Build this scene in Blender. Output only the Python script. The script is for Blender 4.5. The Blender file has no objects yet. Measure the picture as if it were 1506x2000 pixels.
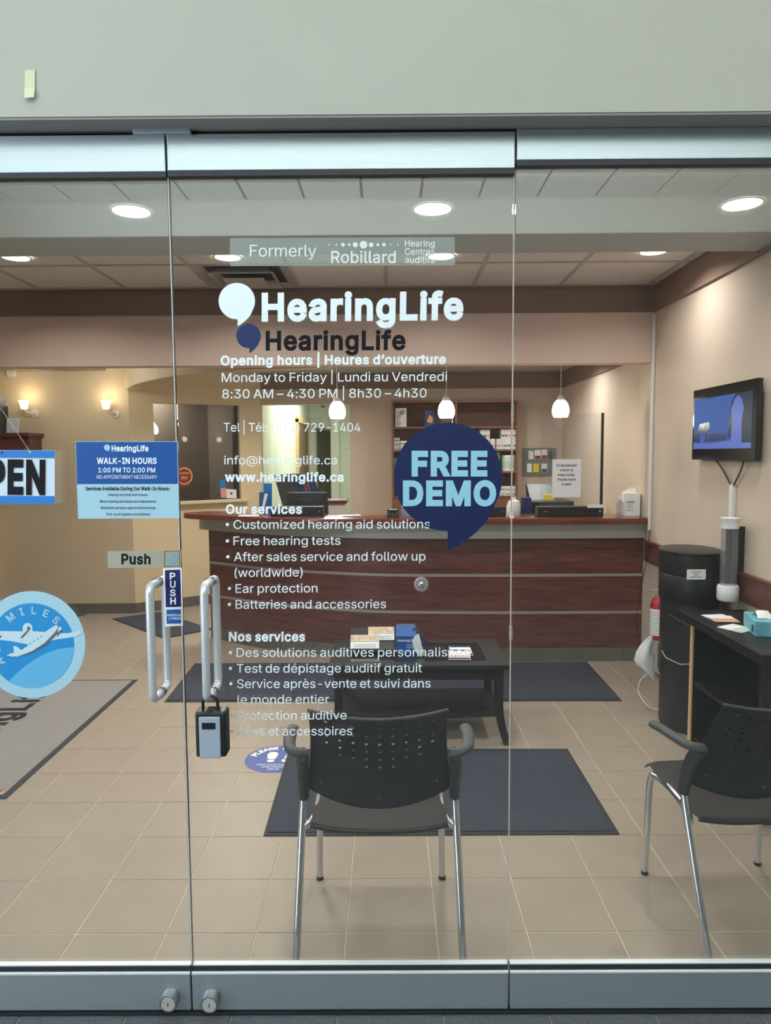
import bpy, bmesh, math, random
from mathutils import Vector, Matrix
from mathutils.geometry import tessellate_polygon, delaunay_2d_cdt
random.seed(7)
SC = bpy.context.scene
COL = SC.collection
R = math.radians

# ------------------------------------------------------------------ camera
PITCH, YAW, ROLL, EYE, FPX = .0816, -.0035, -.0064, 1.61, 1395.0
fw = Vector((math.sin(YAW)*math.cos(PITCH), math.cos(YAW)*math.cos(PITCH), -math.sin(PITCH)))
rt0 = Vector((math.cos(YAW), -math.sin(YAW), 0)); up0 = rt0.cross(fw)
rt = rt0*math.cos(ROLL) + up0*math.sin(ROLL); up = up0*math.cos(ROLL) - rt0*math.sin(ROLL)
EYEP = Vector((0, 0, EYE))
cd = bpy.data.cameras.new('camera'); cd.sensor_fit = 'HORIZONTAL'; cd.sensor_width = 36
cd.lens = FPX/1506*36; cd.clip_start = .05; cd.clip_end = 100
cam = bpy.data.objects.new('camera', cd); COL.objects.link(cam)
m = Matrix((rt, up, -fw)).transposed().to_4x4(); m.translation = EYEP
cam.matrix_world = m
SC.camera = cam

# ------------------------------------------------------------------ view, world
SC.view_settings.view_transform = 'Standard'; SC.view_settings.look = 'None'
SC.view_settings.gamma = 1; SC.view_settings.use_curve_mapping = False
SC.view_settings.exposure = 0.0
w = bpy.data.worlds.new('world'); SC.world = w; w.use_nodes = True
w.node_tree.nodes['Background'].inputs[0].default_value = (.55, .62, .72, 1)
w.node_tree.nodes['Background'].inputs[1].default_value = .35

def area(name, loc, rot, size, power, col, sy=None, spread=180, shape=None):
    l = bpy.data.lights.new(name, 'AREA'); l.energy = power; l.color = col; l.size = size
    l.shape = shape or ('RECTANGLE' if sy else 'DISK')
    if sy: l.size_y = sy
    l.spread = R(spread)
    o = bpy.data.objects.new(name, l); o.location = loc; o.rotation_euler = rot; COL.objects.link(o); return o
def point(name, loc, power, col, r=.05):
    l = bpy.data.lights.new(name, 'POINT'); l.energy = power; l.color = col; l.shadow_soft_size = r
    o = bpy.data.objects.new(name, l); o.location = loc; COL.objects.link(o); return o
COOL = (.78, .89, 1.0); NEUT = (1.0, .955, .92); WARM = (1.0, .91, .74); GREENISH = (.99, 1.0, .90)
# daylight from the left of the corridor, then two added unseen fill lights
area('corridor_daylight', (-4.4, -1.4, 1.9), (0, R(-90), 0), 2.6, 190, COOL, 3.0)
area('fascia_fill', (.2, .9, 4.2), (0, 0, 0), 5.0, 12, (1, .98, .95), .7)  # added without a fitting, to light the fascia evenly
area('corridor_ceiling_fill', (0, -1.6, 3.0), (R(180), 0, 0), 6.5, 330, (1, 1, .97), .8)  # unseen upward fill, added to brighten the corridor ceiling mirrored in the glass
# downlights: (x, y, z, watts)
LOW_Z, CEIL_Z, LOW_EDGE = 2.65, 2.81, 3.83
DOWN = [(-1.088, 3.14, LOW_Z, 9.2), (.199, 3.14, LOW_Z, 9.2), (1.50, 3.11, LOW_Z, 9.2), (-2.40, 3.14, LOW_Z, 9.2),
        (-2.244, 4.43, CEIL_Z, 12), (-.967, 4.46, CEIL_Z, 12), (.335, 4.47, CEIL_Z, 9.5), (1.602, 4.40, CEIL_Z, 8.5),
        (.95, 7.0, 2.5, 8), (1.55, 6.6, 2.5, 10), (-.9, 7.0, 2.5, 6)]
for x, y, z, p in DOWN:
    area('downlight_lamp', (x, y, z-.02), (0, 0, 0), .14, p, NEUT, spread=150)
point('left_zone_fill', (-2.9, 6.05, 2.42), 20, (1, .95, .84), .12)  # bare fill light added to lift the curved bulkhead and left walls
area('slanted_wall_fill', (-1.45, 6.75, 2.44), (R(-30), 0, R(35)), .3, 40, WARM)  # unseen light added to brighten the slanted wall; no fitting here
area('hall_tube', (-.9, 10.2, 2.55), (0, 0, 0), .5, 55, GREENISH, 2.6)
area('consult_room_lamp', (-2.9, 8.6, 2.4), (0, 0, 0), .6, 14, (1, .9, .8))

# ------------------------------------------------------------------ helpers
def ray(px, py):
    return fw + rt*((px-753)/FPX) + up*((1000-py)/FPX)
def onY(px, py, Y):
    d = ray(px, py); return EYEP + d*(Y/d.y)
def onZ(px, py, Z=0):
    d = ray(px, py); return EYEP + d*((Z-EYE)/d.z)
def onX(px, py, X):
    d = ray(px, py); return EYEP + d*(X/d.x)
def onV(px, py, A, B):                      # vertical plane through plan points A, B -> distance along AB, height
    d = ray(px, py); n = Vector((B[1]-A[1], -(B[0]-A[0]), 0)).normalized()
    t = n.dot(Vector((A[0], A[1], 0)))/n.dot(d); p = EYEP + d*t
    u = Vector((B[0]-A[0], B[1]-A[1], 0)).normalized()
    return (p - Vector((A[0], A[1], 0))).dot(u), p.z
def lin(c):
    c = c/255; return c/12.92 if c <= .04045 else ((c+.055)/1.055)**2.4
def S(r, g, b): return (lin(r), lin(g), lin(b), 1)

MATS = {}
def mat(name, col, rough=.6, metal=0, noise=0, nscale=8, bump=0, bscale=60, stretch=None, emit=None, estr=1, coat=0, trans=0, alpha=1, col2=None, spec=.5):
    if name in MATS: return MATS[name]
    m = bpy.data.materials.new(name); m.use_nodes = True; nt = m.node_tree; N = nt.nodes; L = nt.links
    b = N['Principled BSDF']
    b.inputs['Base Color'].default_value = col; b.inputs['Roughness'].default_value = rough
    b.inputs['Metallic'].default_value = metal; b.inputs['Coat Weight'].default_value = coat
    b.inputs['Transmission Weight'].default_value = trans; b.inputs['Alpha'].default_value = alpha
    b.inputs['Specular IOR Level'].default_value = spec
    if emit: b.inputs['Emission Color'].default_value = emit; b.inputs['Emission Strength'].default_value = estr
    if noise or bump:
        tc = N.new('ShaderNodeTexCoord'); mp = N.new('ShaderNodeMapping'); L.new(tc.outputs['Object'], mp.inputs[0])
        if stretch: mp.inputs['Scale'].default_value = stretch
    if noise:
        n = N.new('ShaderNodeTexNoise'); n.inputs['Scale'].default_value = nscale; n.inputs['Detail'].default_value = 5; n.inputs['Roughness'].default_value = .62
        L.new(mp.outputs[0], n.inputs[0]); r = N.new('ShaderNodeValToRGB'); L.new(n.outputs[0], r.inputs[0])
        r.color_ramp.elements[0].position = .32; r.color_ramp.elements[1].position = .68
        if col2: a, c = col, col2
        else: a = tuple(v*(1-noise) for v in col[:3])+(1,); c = tuple(min(1, v*(1+noise)) for v in col[:3])+(1,)
        r.color_ramp.elements[0].color = a; r.color_ramp.elements[1].color = c
        L.new(r.outputs[0], b.inputs['Base Color'])
    if bump:
        n2 = N.new('ShaderNodeTexNoise'); n2.inputs['Scale'].default_value = bscale; n2.inputs['Detail'].default_value = 3
        L.new(mp.outputs[0], n2.inputs[0]); bp = N.new('ShaderNodeBump'); bp.inputs['Strength'].default_value = bump; bp.inputs['Distance'].default_value = .01
        L.new(n2.outputs[0], bp.inputs['Height']); L.new(bp.outputs[0], b.inputs['Normal'])
    MATS[name] = m; return m
def glassmat(name, tint=(.97, .985, .975), ior=1.62, haze=0, hazecol=(.8, .88, .86)):
    if name in MATS: return MATS[name]
    m = bpy.data.materials.new(name); m.use_nodes = True; nt = m.node_tree; N = nt.nodes; L = nt.links
    N.remove(N['Principled BSDF']); out = N['Material Output']
    t = N.new('ShaderNodeBsdfTransparent'); t.inputs[0].default_value = tint+(1,)
    g = N.new('ShaderNodeBsdfGlossy'); g.inputs['Roughness'].default_value = 0.0; g.inputs[0].default_value = (1, 1, 1, 1)
    lw = N.new('ShaderNodeLayerWeight'); lw.inputs[0].default_value = .5        # Schlick: the same from both faces of a thin pane
    pw = N.new('ShaderNodeMath'); pw.operation = 'POWER'; pw.inputs[1].default_value = 5; L.new(lw.outputs['Facing'], pw.inputs[0])
    f0 = ((ior-1)/(ior+1))**2; ma = N.new('ShaderNodeMath'); ma.operation = 'MULTIPLY_ADD'; ma.inputs[1].default_value = 1-f0; ma.inputs[2].default_value = f0; L.new(pw.outputs[0], ma.inputs[0])
    mx = N.new('ShaderNodeMixShader'); L.new(ma.outputs[0], mx.inputs[0]); L.new(t.outputs[0], mx.inputs[1]); L.new(g.outputs[0], mx.inputs[2])
    last = mx
    if haze:
        d = N.new('ShaderNodeBsdfDiffuse'); d.inputs[0].default_value = hazecol+(1,)
        m2 = N.new('ShaderNodeMixShader'); m2.inputs[0].default_value = haze; L.new(mx.outputs[0], m2.inputs[1]); L.new(d.outputs[0], m2.inputs[2]); last = m2
    L.new(last.outputs[0], out.inputs[0]); MATS[name] = m; return m

class MB:
    def __init__(s): s.v = []; s.f = []; s.m = []; s.cur = 0
    def add(s, vs, fs):
        o = len(s.v); s.v += [tuple(v) for v in vs]
        for f in fs: s.f.append(tuple(i+o for i in f)); s.m.append(s.cur)
        return s
    def box(s, x0, x1, y0, y1, z0, z1, rot=0, piv=None):
        vs = [Vector((x, y, z)) for z in (z0, z1) for y in (y0, y1) for x in (x0, x1)]
        if rot:
            c = Vector(piv) if piv else Vector(((x0+x1)/2, (y0+y1)/2, 0)); M = Matrix.Rotation(rot, 3, 'Z'); c.z = 0
            vs = [M @ (v-c) + c for v in vs]
        return s.add(vs, [(0, 2, 3, 1), (4, 5, 7, 6), (0, 1, 5, 4), (2, 6, 7, 3), (0, 4, 6, 2), (1, 3, 7, 5)])
    def prism(s, pts, ax, a, b):             # polygon pts extruded along axis ax from a to b ; pts are the two other coords in xyz order
        def P(p, t):
            return {'x': (t, p[0], p[1]), 'y': (p[0], t, p[1]), 'z': (p[0], p[1], t)}[ax]
        n = len(pts); vs = [P(p, a) for p in pts]+[P(p, b) for p in pts]
        tri = tessellate_polygon([[Vector((p[0], p[1], 0)) for p in pts]])
        fs = [tuple(t) for t in tri]+[tuple(i+n for i in reversed(t)) for t in tri]
        fs += [(i, (i+1) % n, (i+1) % n+n, i+n) for i in range(n)]
        return s.add(vs, fs)
    def lathe(s, prof, c, n=24, ax='z', rx=1, ry=1, cap=True):
        vs = []; fs = []
        for r, z in prof:
            for i in range(n):
                a = 2*math.pi*i/n; p = (r*math.cos(a)*rx, r*math.sin(a)*ry, z)
                if ax == 'y': p = (p[0], p[2], p[1])
                if ax == 'x': p = (p[2], p[0], p[1])
                vs.append((c[0]+p[0], c[1]+p[1], c[2]+p[2]))
        for j in range(len(prof)-1):
            for i in range(n):
                k = (i+1) % n; fs.append((j*n+i, j*n+k, (j+1)*n+k, (j+1)*n+i))
        if cap: fs.append(tuple(range(n-1, -1, -1))); fs.append(tuple(range((len(prof)-1)*n, len(prof)*n)))
        return s.add(vs, fs)
    def tube(s, pts, r, n=12, closed=False, ry=None, flat=None):
        pts = [Vector(p) for p in pts]; N_ = len(pts); rs = r if isinstance(r, (list, tuple)) else [r]*N_
        vs = []; prev = None
        for i, p in enumerate(pts):
            if closed: t = (pts[(i+1) % N_]-pts[i-1]).normalized()
            else: t = (pts[min(i+1, N_-1)]-pts[max(i-1, 0)]).normalized()
            if prev is None:
                a = Vector((0, 0, 1)) if abs(t.z) < .9 else Vector((0, 1, 0)); u = t.cross(a).normalized()
            else: u = (prev - t*prev.dot(t)).normalized()
            prev = u; v = t.cross(u)
            for k in range(n):
                a = 2*math.pi*k/n; vs.append(p+u*math.cos(a)*rs[i]+v*math.sin(a)*(rs[i]*(flat or 1)))
        fs = []
        for i in range(N_ if closed else N_-1):
            j = (i+1) % N_
            for k in range(n):
                l = (k+1) % n; fs.append((i*n+k, i*n+l, j*n+l, j*n+k))
        if not closed: fs.append(tuple(range(n-1, -1, -1))); fs.append(tuple(range((N_-1)*n, N_*n)))
        return s.add(vs, fs)
    def sphere(s, c, r, n=12, sx=1, sy=1, sz=1):
        prof = [(r*math.sin(math.pi*j/n), -r*math.cos(math.pi*j/n)) for j in range(1, n)]
        o = MB().lathe(prof, (0, 0, 0), 2*n); return s.add([(c[0]+v[0]*sx, c[1]+v[1]*sy, c[2]+v[2]*sz) for v in o.v], o.f)
    def build(s, name, ms, parent=None, bevel=0, smooth=False, seg=2, subd=0, loc=None, solid=0, smooth_angle=None):
        me = bpy.data.meshes.new(name); me.from_pydata(s.v, [], s.f)
        ms = ms if isinstance(ms, (list, tuple)) else [ms]
        for q in ms: me.materials.append(q)
        if len(ms) > 1:
            for p, k in zip(me.polygons, s.m): p.material_index = k
        bm = bmesh.new(); bm.from_mesh(me)
        bmesh.ops.recalc_face_normals(bm, faces=bm.faces)
        if bevel:
            es = [e for e in bm.edges if e.is_manifold and e.calc_face_angle(0) > R(35)]
            bmesh.ops.bevel(bm, geom=es, offset=bevel, segments=seg, affect='EDGES', profile=.5, clamp_overlap=True)
        if smooth:
            for f in bm.faces: f.smooth = True
            for e in bm.edges:
                if e.is_manifold and e.calc_face_angle(0) > R(smooth_angle or 40): e.smooth = False
        bm.to_mesh(me); bm.free()
        o = bpy.data.objects.new(name, me); COL.objects.link(o)
        if parent is not None: o.parent = parent
        if loc: o.location = loc
        return o

def tag(o, label=None, cat=None, group=None, kind=None):
    if label: o['label'] = label
    if cat: o['category'] = cat
    if group: o['group'] = group
    if kind: o['kind'] = kind
    return o
def thing(name, label, cat, group=None, loc=(0, 0, 0), rz=0):
    o = bpy.data.objects.new(name, None); COL.objects.link(o); o.location = loc; o.rotation_euler.z = rz; o.empty_display_size = .05
    return tag(o, label, cat, group)
def struct(name, mb, m, parent=None, **k):
    o = mb.build(name, m, parent, **k)
    if parent is None: o['kind'] = 'structure'
    return o
def bx(*a, **k): return MB().box(*a, **k)
def smoothpath(pts, n=6):                     # Catmull-Rom
    P = [Vector(p) for p in pts]; P = [P[0]*2-P[1]]+P+[P[-1]*2-P[-2]]; out = []
    for i in range(1, len(P)-2):
        for k in range(n):
            t = k/n; a, b, c, d = P[i-1:i+3]
            out.append(.5*((2*b)+(c-a)*t+(2*a-5*b+4*c-d)*t*t+(3*b-a-3*c+d)*t**3))
    out.append(P[-2]); return out

# ------------------------------------------------------------------ glyph outlines (advance|contours, 1/500 em)
GLYPH_DATA = r'''
A240|8,0 101,254 138,254 231,0 198,0 144,151 132,186 116,239 123,239 106,185 95,151 43,0|55,71 55,99 185,99 185,71
B228|30,0 30,254 121,254 145,252 164,245 180,235 190,221 197,205 199,187 198,172 193,160 178,143 157,133 157,131 170,129 182,123 192,114 201,102 207,86 209,68 207,50 200,33 189,20 172,9 151,2 123,0|62,29 122,29 148,31 165,40 175,53 178,68 176,81 171,92 163,102 153,109 140,114 124,115 62,115|62,143 119,143 144,148 154,155 162,163 166,174 168,186 165,202 156,214 141,223 120,226 62,226
C255|134,-3 103,1 75,12 52,32 35,58 24,90 20,127 24,165 35,197 52,223 75,242 103,254 134,258 170,252 186,245 201,236 214,224 224,209 232,193 236,174 204,174 195,197 179,214 158,224 134,228 111,225 92,216 75,202 62,182 54,157 52,127 54,97 63,72 75,53 92,38 112,29 134,26 158,30 179,40 195,57 204,80 236,80 232,62 224,45 214,31 201,19 187,9 170,2 153,-2
D251|109,0 48,0 48,29 107,29 136,31 159,40 177,55 189,75 197,99 200,128 197,156 190,180 177,200 160,214 138,223 110,226 47,226 47,254 113,254 147,251 176,239 200,221 217,196 227,164 231,128 227,91 217,59 199,34 175,15 145,4|62,254 62,0 30,0 30,254
E209|30,0 30,254 186,254 186,226 62,226 62,143 178,143 178,114 62,114 62,29 188,29 188,0
F205|30,0 30,254 185,254 185,226 62,226 62,139 173,139 173,111 62,111 62,0
G260|134,-3 102,1 75,13 52,32 35,58 24,90 20,127 24,165 35,197 52,223 74,242 102,254 132,258 152,256 170,252 187,245 202,235 214,222 225,208 232,192 237,174 204,174 194,197 178,213 158,224 133,228 111,225 92,216 75,202 62,182 54,157 52,127 54,97 63,72 75,53 92,38 112,29 134,26 155,29 172,36 187,47 198,62 205,80 207,101 217,100 141,100 141,128 239,128 239,100 236,71 225,45 209,25 188,9 163,0
H258|30,0 30,254 62,254 62,144 196,144 196,254 228,254 228,0 196,0 196,116 62,116 62,0
I150|16,0 16,29 59,29 59,226 16,226 16,254 135,254 135,226 91,226 91,29 135,29 135,0
K233|52,73 52,108 70,131 87,152 106,172 182,254 224,254 116,138 114,138|30,0 30,254 62,254 62,167 62,112 62,97 62,0|186,0 94,130 114,155 224,0
L196|30,0 30,254 62,254 62,29 181,29 181,0
M314|30,0 30,254 76,254 139,94 144,79 150,61 156,42 161,24 154,24 159,41 165,61 171,79 176,94 238,254 284,254 284,0 252,0 252,145 252,163 253,184 253,207 253,229 256,229 249,205 241,181 234,161 228,145 171,0 143,0 85,145 80,160 72,181 65,204 56,229 59,229 60,208 60,186 61,164 61,145 61,0
N262|30,0 30,254 68,254 172,91 181,75 194,53 207,27 202,27 200,54 200,79 199,97 199,254 232,254 232,0 193,0 101,145 89,165 74,191 54,226 60,227 61,192 62,164 62,145 62,0
O267|133,-3 103,1 75,12 52,32 35,58 24,90 20,127 24,165 35,197 52,223 75,242 103,254 133,258 164,254 192,242 215,223 232,197 243,165 247,127 243,90 232,58 215,32 192,12 164,1|133,26 155,29 175,38 191,52 204,72 212,97 215,127 212,157 204,182 191,202 175,216 155,225 133,228 112,225 92,216 75,202 63,182 54,157 52,127 54,97 63,72 75,52 92,38 112,29
P222|30,0 30,254 118,254 144,252 166,244 183,231 195,215 202,195 204,174 202,152 195,133 183,116 166,104 144,96 118,93 55,93 55,121 116,121 134,123 149,128 159,136 167,147 171,160 172,174 171,188 167,201 159,211 148,219 134,224 116,226 62,226 62,0
R224|30,0 30,254 118,254 145,252 167,244 183,232 195,217 202,198 205,176 202,154 195,136 183,120 166,109 145,101 118,99 48,99 48,128 117,128 135,129 149,133 160,141 167,150 171,162 173,176 171,190 167,202 159,212 149,220 134,224 116,226 62,226 62,0|177,0 115,115 151,115 214,0
S223|112,-4 86,-2 64,5 46,15 32,30 23,48 19,68 52,68 55,55 62,44 71,35 83,29 112,25 128,26 143,30 155,37 165,46 171,57 173,70 171,81 166,89 148,102 122,111 92,120 64,130 43,145 30,163 26,186 29,206 37,224 51,238 69,249 90,256 114,258 137,256 158,249 175,238 189,224 197,208 200,189 169,189 163,206 151,219 134,227 112,229 97,228 84,224 73,218 64,209 59,199 58,188 60,176 65,167 85,154 106,147 132,140 156,132 179,119 197,99 202,85 204,69 201,50 193,32 180,17 162,5 139,-2
T224|16,226 16,254 208,254 208,226 128,226 128,0 96,0 96,226
U259|129,-4 101,-1 77,8 57,22 42,40 33,62 30,87 30,254 62,254 62,89 64,72 70,57 80,44 94,34 110,28 129,26 149,28 165,34 179,44 188,57 194,72 196,89 196,254 229,254 229,87 226,62 216,40 201,22 182,8 157,-1
V240|102,0 8,254 42,254 96,103 108,69 124,15 117,15 133,69 145,103 197,254 231,254 139,0
W343|78,0 8,254 41,254 82,98 88,73 93,47 98,20 95,20 100,47 106,73 112,98 153,254 190,254 231,98 237,73 243,47 249,20 244,20 249,47 255,73 261,98 302,254 335,254 265,0 228,0 184,161 176,196 168,237 175,237 167,197 159,161 115,0
Y236|102,0 102,104 8,254 46,254 96,172 111,146 125,115 112,115 126,146 140,172 191,254 228,254 134,104 134,0
a195|80,-4 63,-3 47,2 34,11 24,22 17,37 15,54 17,69 22,80 29,90 39,97 63,105 89,110 117,113 133,117 136,121 138,127 138,128 133,148 120,161 98,165 75,161 59,150 50,137 20,146 29,161 39,173 52,182 66,188 97,192 119,190 143,180 153,172 161,160 167,145 168,126 168,0 138,0 138,26 136,26 126,12 108,1|85,23 101,24 114,29 124,37 132,47 136,57 138,69 138,95 130,91 116,88 100,86 88,84 67,79 52,70 47,62 46,52 51,36 65,26
b212|115,-4 99,-3 86,2 69,16 59,29 56,29 56,0 26,0 26,254 57,254 57,160 59,160 69,173 86,186 98,191 115,192 137,189 156,180 173,166 185,146 193,122 195,94 193,66 185,42 173,23 157,8 137,-1|110,23 126,26 140,33 150,44 158,58 163,75 164,95 163,114 158,131 150,145 140,156 126,163 110,165 94,163 81,156 70,145 62,131 58,114 56,95 58,75 63,58 70,43 81,32 94,26
c198|104,-4 79,-1 58,8 41,23 28,43 20,66 17,94 20,122 28,146 41,165 58,180 79,189 104,192 130,189 153,178 170,161 181,138 151,131 145,145 135,155 121,162 104,165 86,162 73,155 62,144 54,129 50,112 48,94 50,75 54,59 62,44 73,33 86,26 104,23 121,26 135,33 146,44 152,59 181,51 171,28 153,11 130,0
d212|98,-4 75,-1 56,8 40,23 27,42 20,66 17,94 20,122 27,146 40,166 56,180 75,189 98,192 114,191 126,186 144,173 153,160 155,160 155,254 186,254 186,0 156,0 156,29 153,29 143,16 126,2 114,-3|102,23 118,26 132,32 142,43 150,58 154,75 156,95 154,114 150,131 142,145 132,156 118,163 102,165 86,163 72,156 62,145 54,131 50,114 48,95 50,75 54,58 62,44 73,33 86,26
e202|106,-4 80,-1 58,8 41,23 28,42 20,66 17,93 20,121 28,145 40,165 58,180 78,189 103,192 133,187 147,180 160,170 170,157 179,141 184,121 186,97 186,85 37,85 37,110 169,110 155,101 153,119 149,134 141,147 131,157 118,163 103,165 87,163 73,157 62,147 54,135 50,121 48,105 48,89 50,69 55,53 64,40 76,31 90,25 106,23 127,26 143,36 153,53 182,45 177,32 168,20 156,10 141,2 125,-3
f127|114,190 114,164 3,164 3,190|40,0 40,216 42,231 48,243 57,252 68,259 94,265 111,263 121,260 114,234 107,236 97,237 85,235 77,230 72,221 71,209 71,0
g213|103,-75 84,-74 67,-70 41,-55 25,-35 51,-20 61,-33 77,-44 103,-49 124,-46 141,-38 152,-23 156,-3 156,34 153,34 143,21 126,8 114,4 97,2 76,5 56,13 40,27 28,45 20,68 17,96 20,123 27,147 40,166 56,180 76,189 98,192 114,191 127,186 144,173 154,159 157,159 157,190 186,190 186,-4 183,-27 175,-45 162,-59 145,-68 125,-73|102,30 118,32 132,38 142,47 150,61 155,77 156,96 155,115 150,132 142,146 132,156 119,163 102,165 86,163 73,156 62,145 54,131 50,115 48,96 50,78 54,61 62,48 73,38 86,32
h205|57,113 57,0 26,0 26,254 57,254 57,144 51,144 62,166 76,181 94,189 114,192 132,190 148,184 161,174 170,160 177,142 179,120 179,0 148,0 148,118 145,137 136,152 123,161 105,165 92,163 80,159 71,151 63,141 58,129
i83|26,0 26,190 57,190 57,0|42,221 34,223 27,227 22,234 21,242 22,249 27,256 34,260 42,262 50,260 57,256 62,249 63,242 62,234 57,227 50,223
j83|26,190 57,190 57,-15 55,-31 51,-45 43,-56 32,-65 19,-70 2,-71 -5,-71 -5,-43 1,-43 12,-42 20,-36 25,-27 26,-15|42,221 34,223 27,227 22,234 20,242 22,249 27,256 34,260 42,262 50,260 57,256 61,249 63,242 61,234 57,227 50,223
k190|55,68 55,106 60,106 142,190 180,190 92,100 89,100|26,0 26,254 57,254 57,0|147,0 74,93 96,114 186,0
l95|70,-1 50,2 37,10 29,24 26,42 26,254 57,254 57,49 60,31 65,27 73,26 80,26 85,27 90,1 81,0
m305|26,0 26,190 56,190 56,148 54,148 59,162 66,173 86,188 110,193 129,190 144,180 154,166 160,147 156,147 161,160 169,172 190,187 218,193 234,191 249,186 261,177 270,164 276,148 278,128 278,0 248,0 248,127 245,145 236,156 224,163 209,165 197,164 187,160 173,145 168,124 168,0 137,0 137,130 134,144 126,156 115,163 100,165 79,160 70,154 63,145 58,133 57,119 57,0
n205|57,113 57,0 26,0 26,190 56,190 56,144 51,144 62,166 76,181 94,189 114,192 132,190 147,184 160,174 170,160 176,142 179,120 179,0 148,0 148,118 145,137 136,152 123,161 105,165 92,163 80,159 71,151 63,141 58,129
o208|104,-4 79,-1 58,8 41,23 28,43 20,66 17,94 20,122 28,146 41,165 58,180 79,189 104,192 128,189 149,180 167,165 180,146 188,122 191,94 188,66 180,43 167,23 149,8 128,-1|104,23 121,26 135,33 146,44 154,59 158,75 160,94 158,112 154,129 146,144 135,155 121,162 104,165 86,162 73,155 62,144 54,129 50,112 48,94 50,75 54,59 62,44 73,33 86,26
p212|26,-71 26,190 56,190 56,160 59,160 69,173 86,186 98,191 115,192 137,189 156,180 173,166 185,146 193,122 195,94 193,66 185,42 173,23 157,8 137,-1 115,-4 99,-3 86,2 69,16 59,29 57,29 57,-71|110,23 126,26 140,33 150,44 158,58 163,75 164,95 163,114 158,131 150,145 140,156 126,163 110,165 94,163 81,156 70,145 62,131 58,114 56,95 58,75 63,58 70,43 81,32 94,26
r130|26,0 26,190 56,190 56,160 58,160 65,173 76,184 90,190 107,192 115,192 122,192 122,161 115,162 103,163 91,161 80,157 70,151 63,142 58,131 57,118 57,0
s182|91,-4 72,-3 56,2 42,9 31,19 23,32 18,47 47,53 53,40 62,30 75,25 91,23 108,25 122,31 131,40 134,51 132,60 127,68 118,74 106,78 75,85 52,93 36,104 27,119 23,137 26,152 33,166 43,177 58,185 74,190 94,192 112,191 127,186 140,179 149,170 162,145 134,139 129,149 121,158 110,164 94,166 78,164 65,158 57,150 54,139 56,129 62,122 86,111 115,105 137,97 153,86 162,71 166,53 163,37 156,24 145,12 130,3 112,-2
t114|102,190 102,164 3,164 3,190|32,236 63,236 63,49 64,38 68,31 75,26 85,25 93,26 101,27 107,1 96,-1 84,-2 62,1 46,11 36,26 32,46
u205|91,-3 73,-1 57,5 44,15 35,29 28,47 26,69 26,190 57,190 57,72 60,52 68,37 82,28 100,25 113,27 125,31 134,38 142,48 146,61 148,76 148,190 179,190 179,0 149,0 149,46 154,46 143,23 129,8 111,0
v195|81,0 9,190 42,190 83,78 93,43 103,10 92,10 101,43 112,78 152,190 186,190 113,0
w284|69,0 11,190 44,190 67,107 77,68 88,21 82,21 93,67 103,107 126,190 158,190 181,107 191,68 201,21 196,21 206,68 217,107 240,190 272,190 215,0 184,0 159,86 152,112 145,140 138,169 145,169 138,140 131,112 124,86 99,0
x189|10,0 86,109 86,86 14,190 50,190 74,153 90,127 104,103 88,103 101,127 117,153 141,190 176,190 104,84 104,107 179,0 143,0 115,43 100,68 86,91 102,91 89,68 74,43 46,0
y195|24,-69 31,-43 36,-44 52,-44 65,-37 75,-18 81,-1 9,190 42,190 83,78 93,43 103,10 92,10 101,43 112,78 153,190 186,190 102,-29 88,-54 70,-68 46,-73 32,-72
z190|21,0 21,23 127,160 127,161 24,161 24,190 166,190 166,165 63,30 63,28 169,28 169,0
0227|113,-3 87,0 65,12 47,31 34,57 27,89 24,127 27,165 35,197 48,223 65,242 87,254 113,258 139,254 161,242 179,223 192,197 200,165 203,127 200,89 192,57 179,31 162,12 140,0|113,25 131,28 145,37 157,52 165,72 170,97 172,127 170,157 165,182 157,203 145,218 131,227 113,230 96,227 82,218 70,203 62,182 56,157 55,127 56,97 62,72 70,52 82,37 96,28
1227|38,0 38,27 195,27 195,0|138,254 138,0 106,0 106,224 105,224 43,179 43,213 99,254
2227|32,0 32,24 117,114 141,141 155,163 160,186 159,198 154,209 146,218 137,224 112,230 98,228 86,224 77,216 69,207 65,195 64,181 33,181 35,202 43,221 55,237 72,248 91,255 112,258 134,255 153,248 169,237 181,223 188,205 191,186 185,159 168,129 133,90 76,30 76,28 195,28 195,0
3227|109,-3 87,-1 66,5 49,15 35,29 26,46 22,66 55,66 57,54 63,44 72,35 83,30 109,25 138,30 149,37 157,46 163,58 165,72 163,86 158,98 150,109 137,117 121,122 101,124 78,124 78,150 144,224 144,226 35,226 35,254 186,254 186,230 106,139 106,144 132,144 154,138 172,127 185,111 194,93 196,72 194,51 185,33 172,18 154,6 133,-1
4227|20,53 20,79 123,254 155,254 54,83 54,81 207,81 207,53|141,0 141,61 141,73 141,159 171,159 171,0
5227|111,-3 89,-1 70,6 54,16 41,30 33,47 30,65 61,65 64,54 69,44 87,30 111,25 125,27 138,32 149,41 157,52 162,66 164,81 162,97 157,111 148,122 137,131 124,137 109,138 84,134 64,123 34,126 48,254 183,254 183,226 75,226 67,151 68,151 89,162 115,167 131,165 147,160 161,153 172,143 182,130 189,116 194,99 195,82 193,58 184,38 171,21 154,8 134,-1
6227|113,-3 91,-1 71,7 55,20 42,37 34,58 32,81 34,100 40,119 69,170 126,254 161,254 75,131 73,131 83,144 98,153 117,157 139,155 158,147 173,136 185,120 192,101 194,79 192,56 184,36 171,20 155,7 135,-1|113,24 127,26 139,31 149,40 157,51 162,64 164,79 162,94 157,107 149,118 139,126 127,131 113,133 99,131 87,126 77,118 69,107 64,94 62,79 64,64 69,51 77,40 87,31 99,26
7227|48,0 162,224 162,226 31,226 31,254 195,254 195,224 82,0
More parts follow.
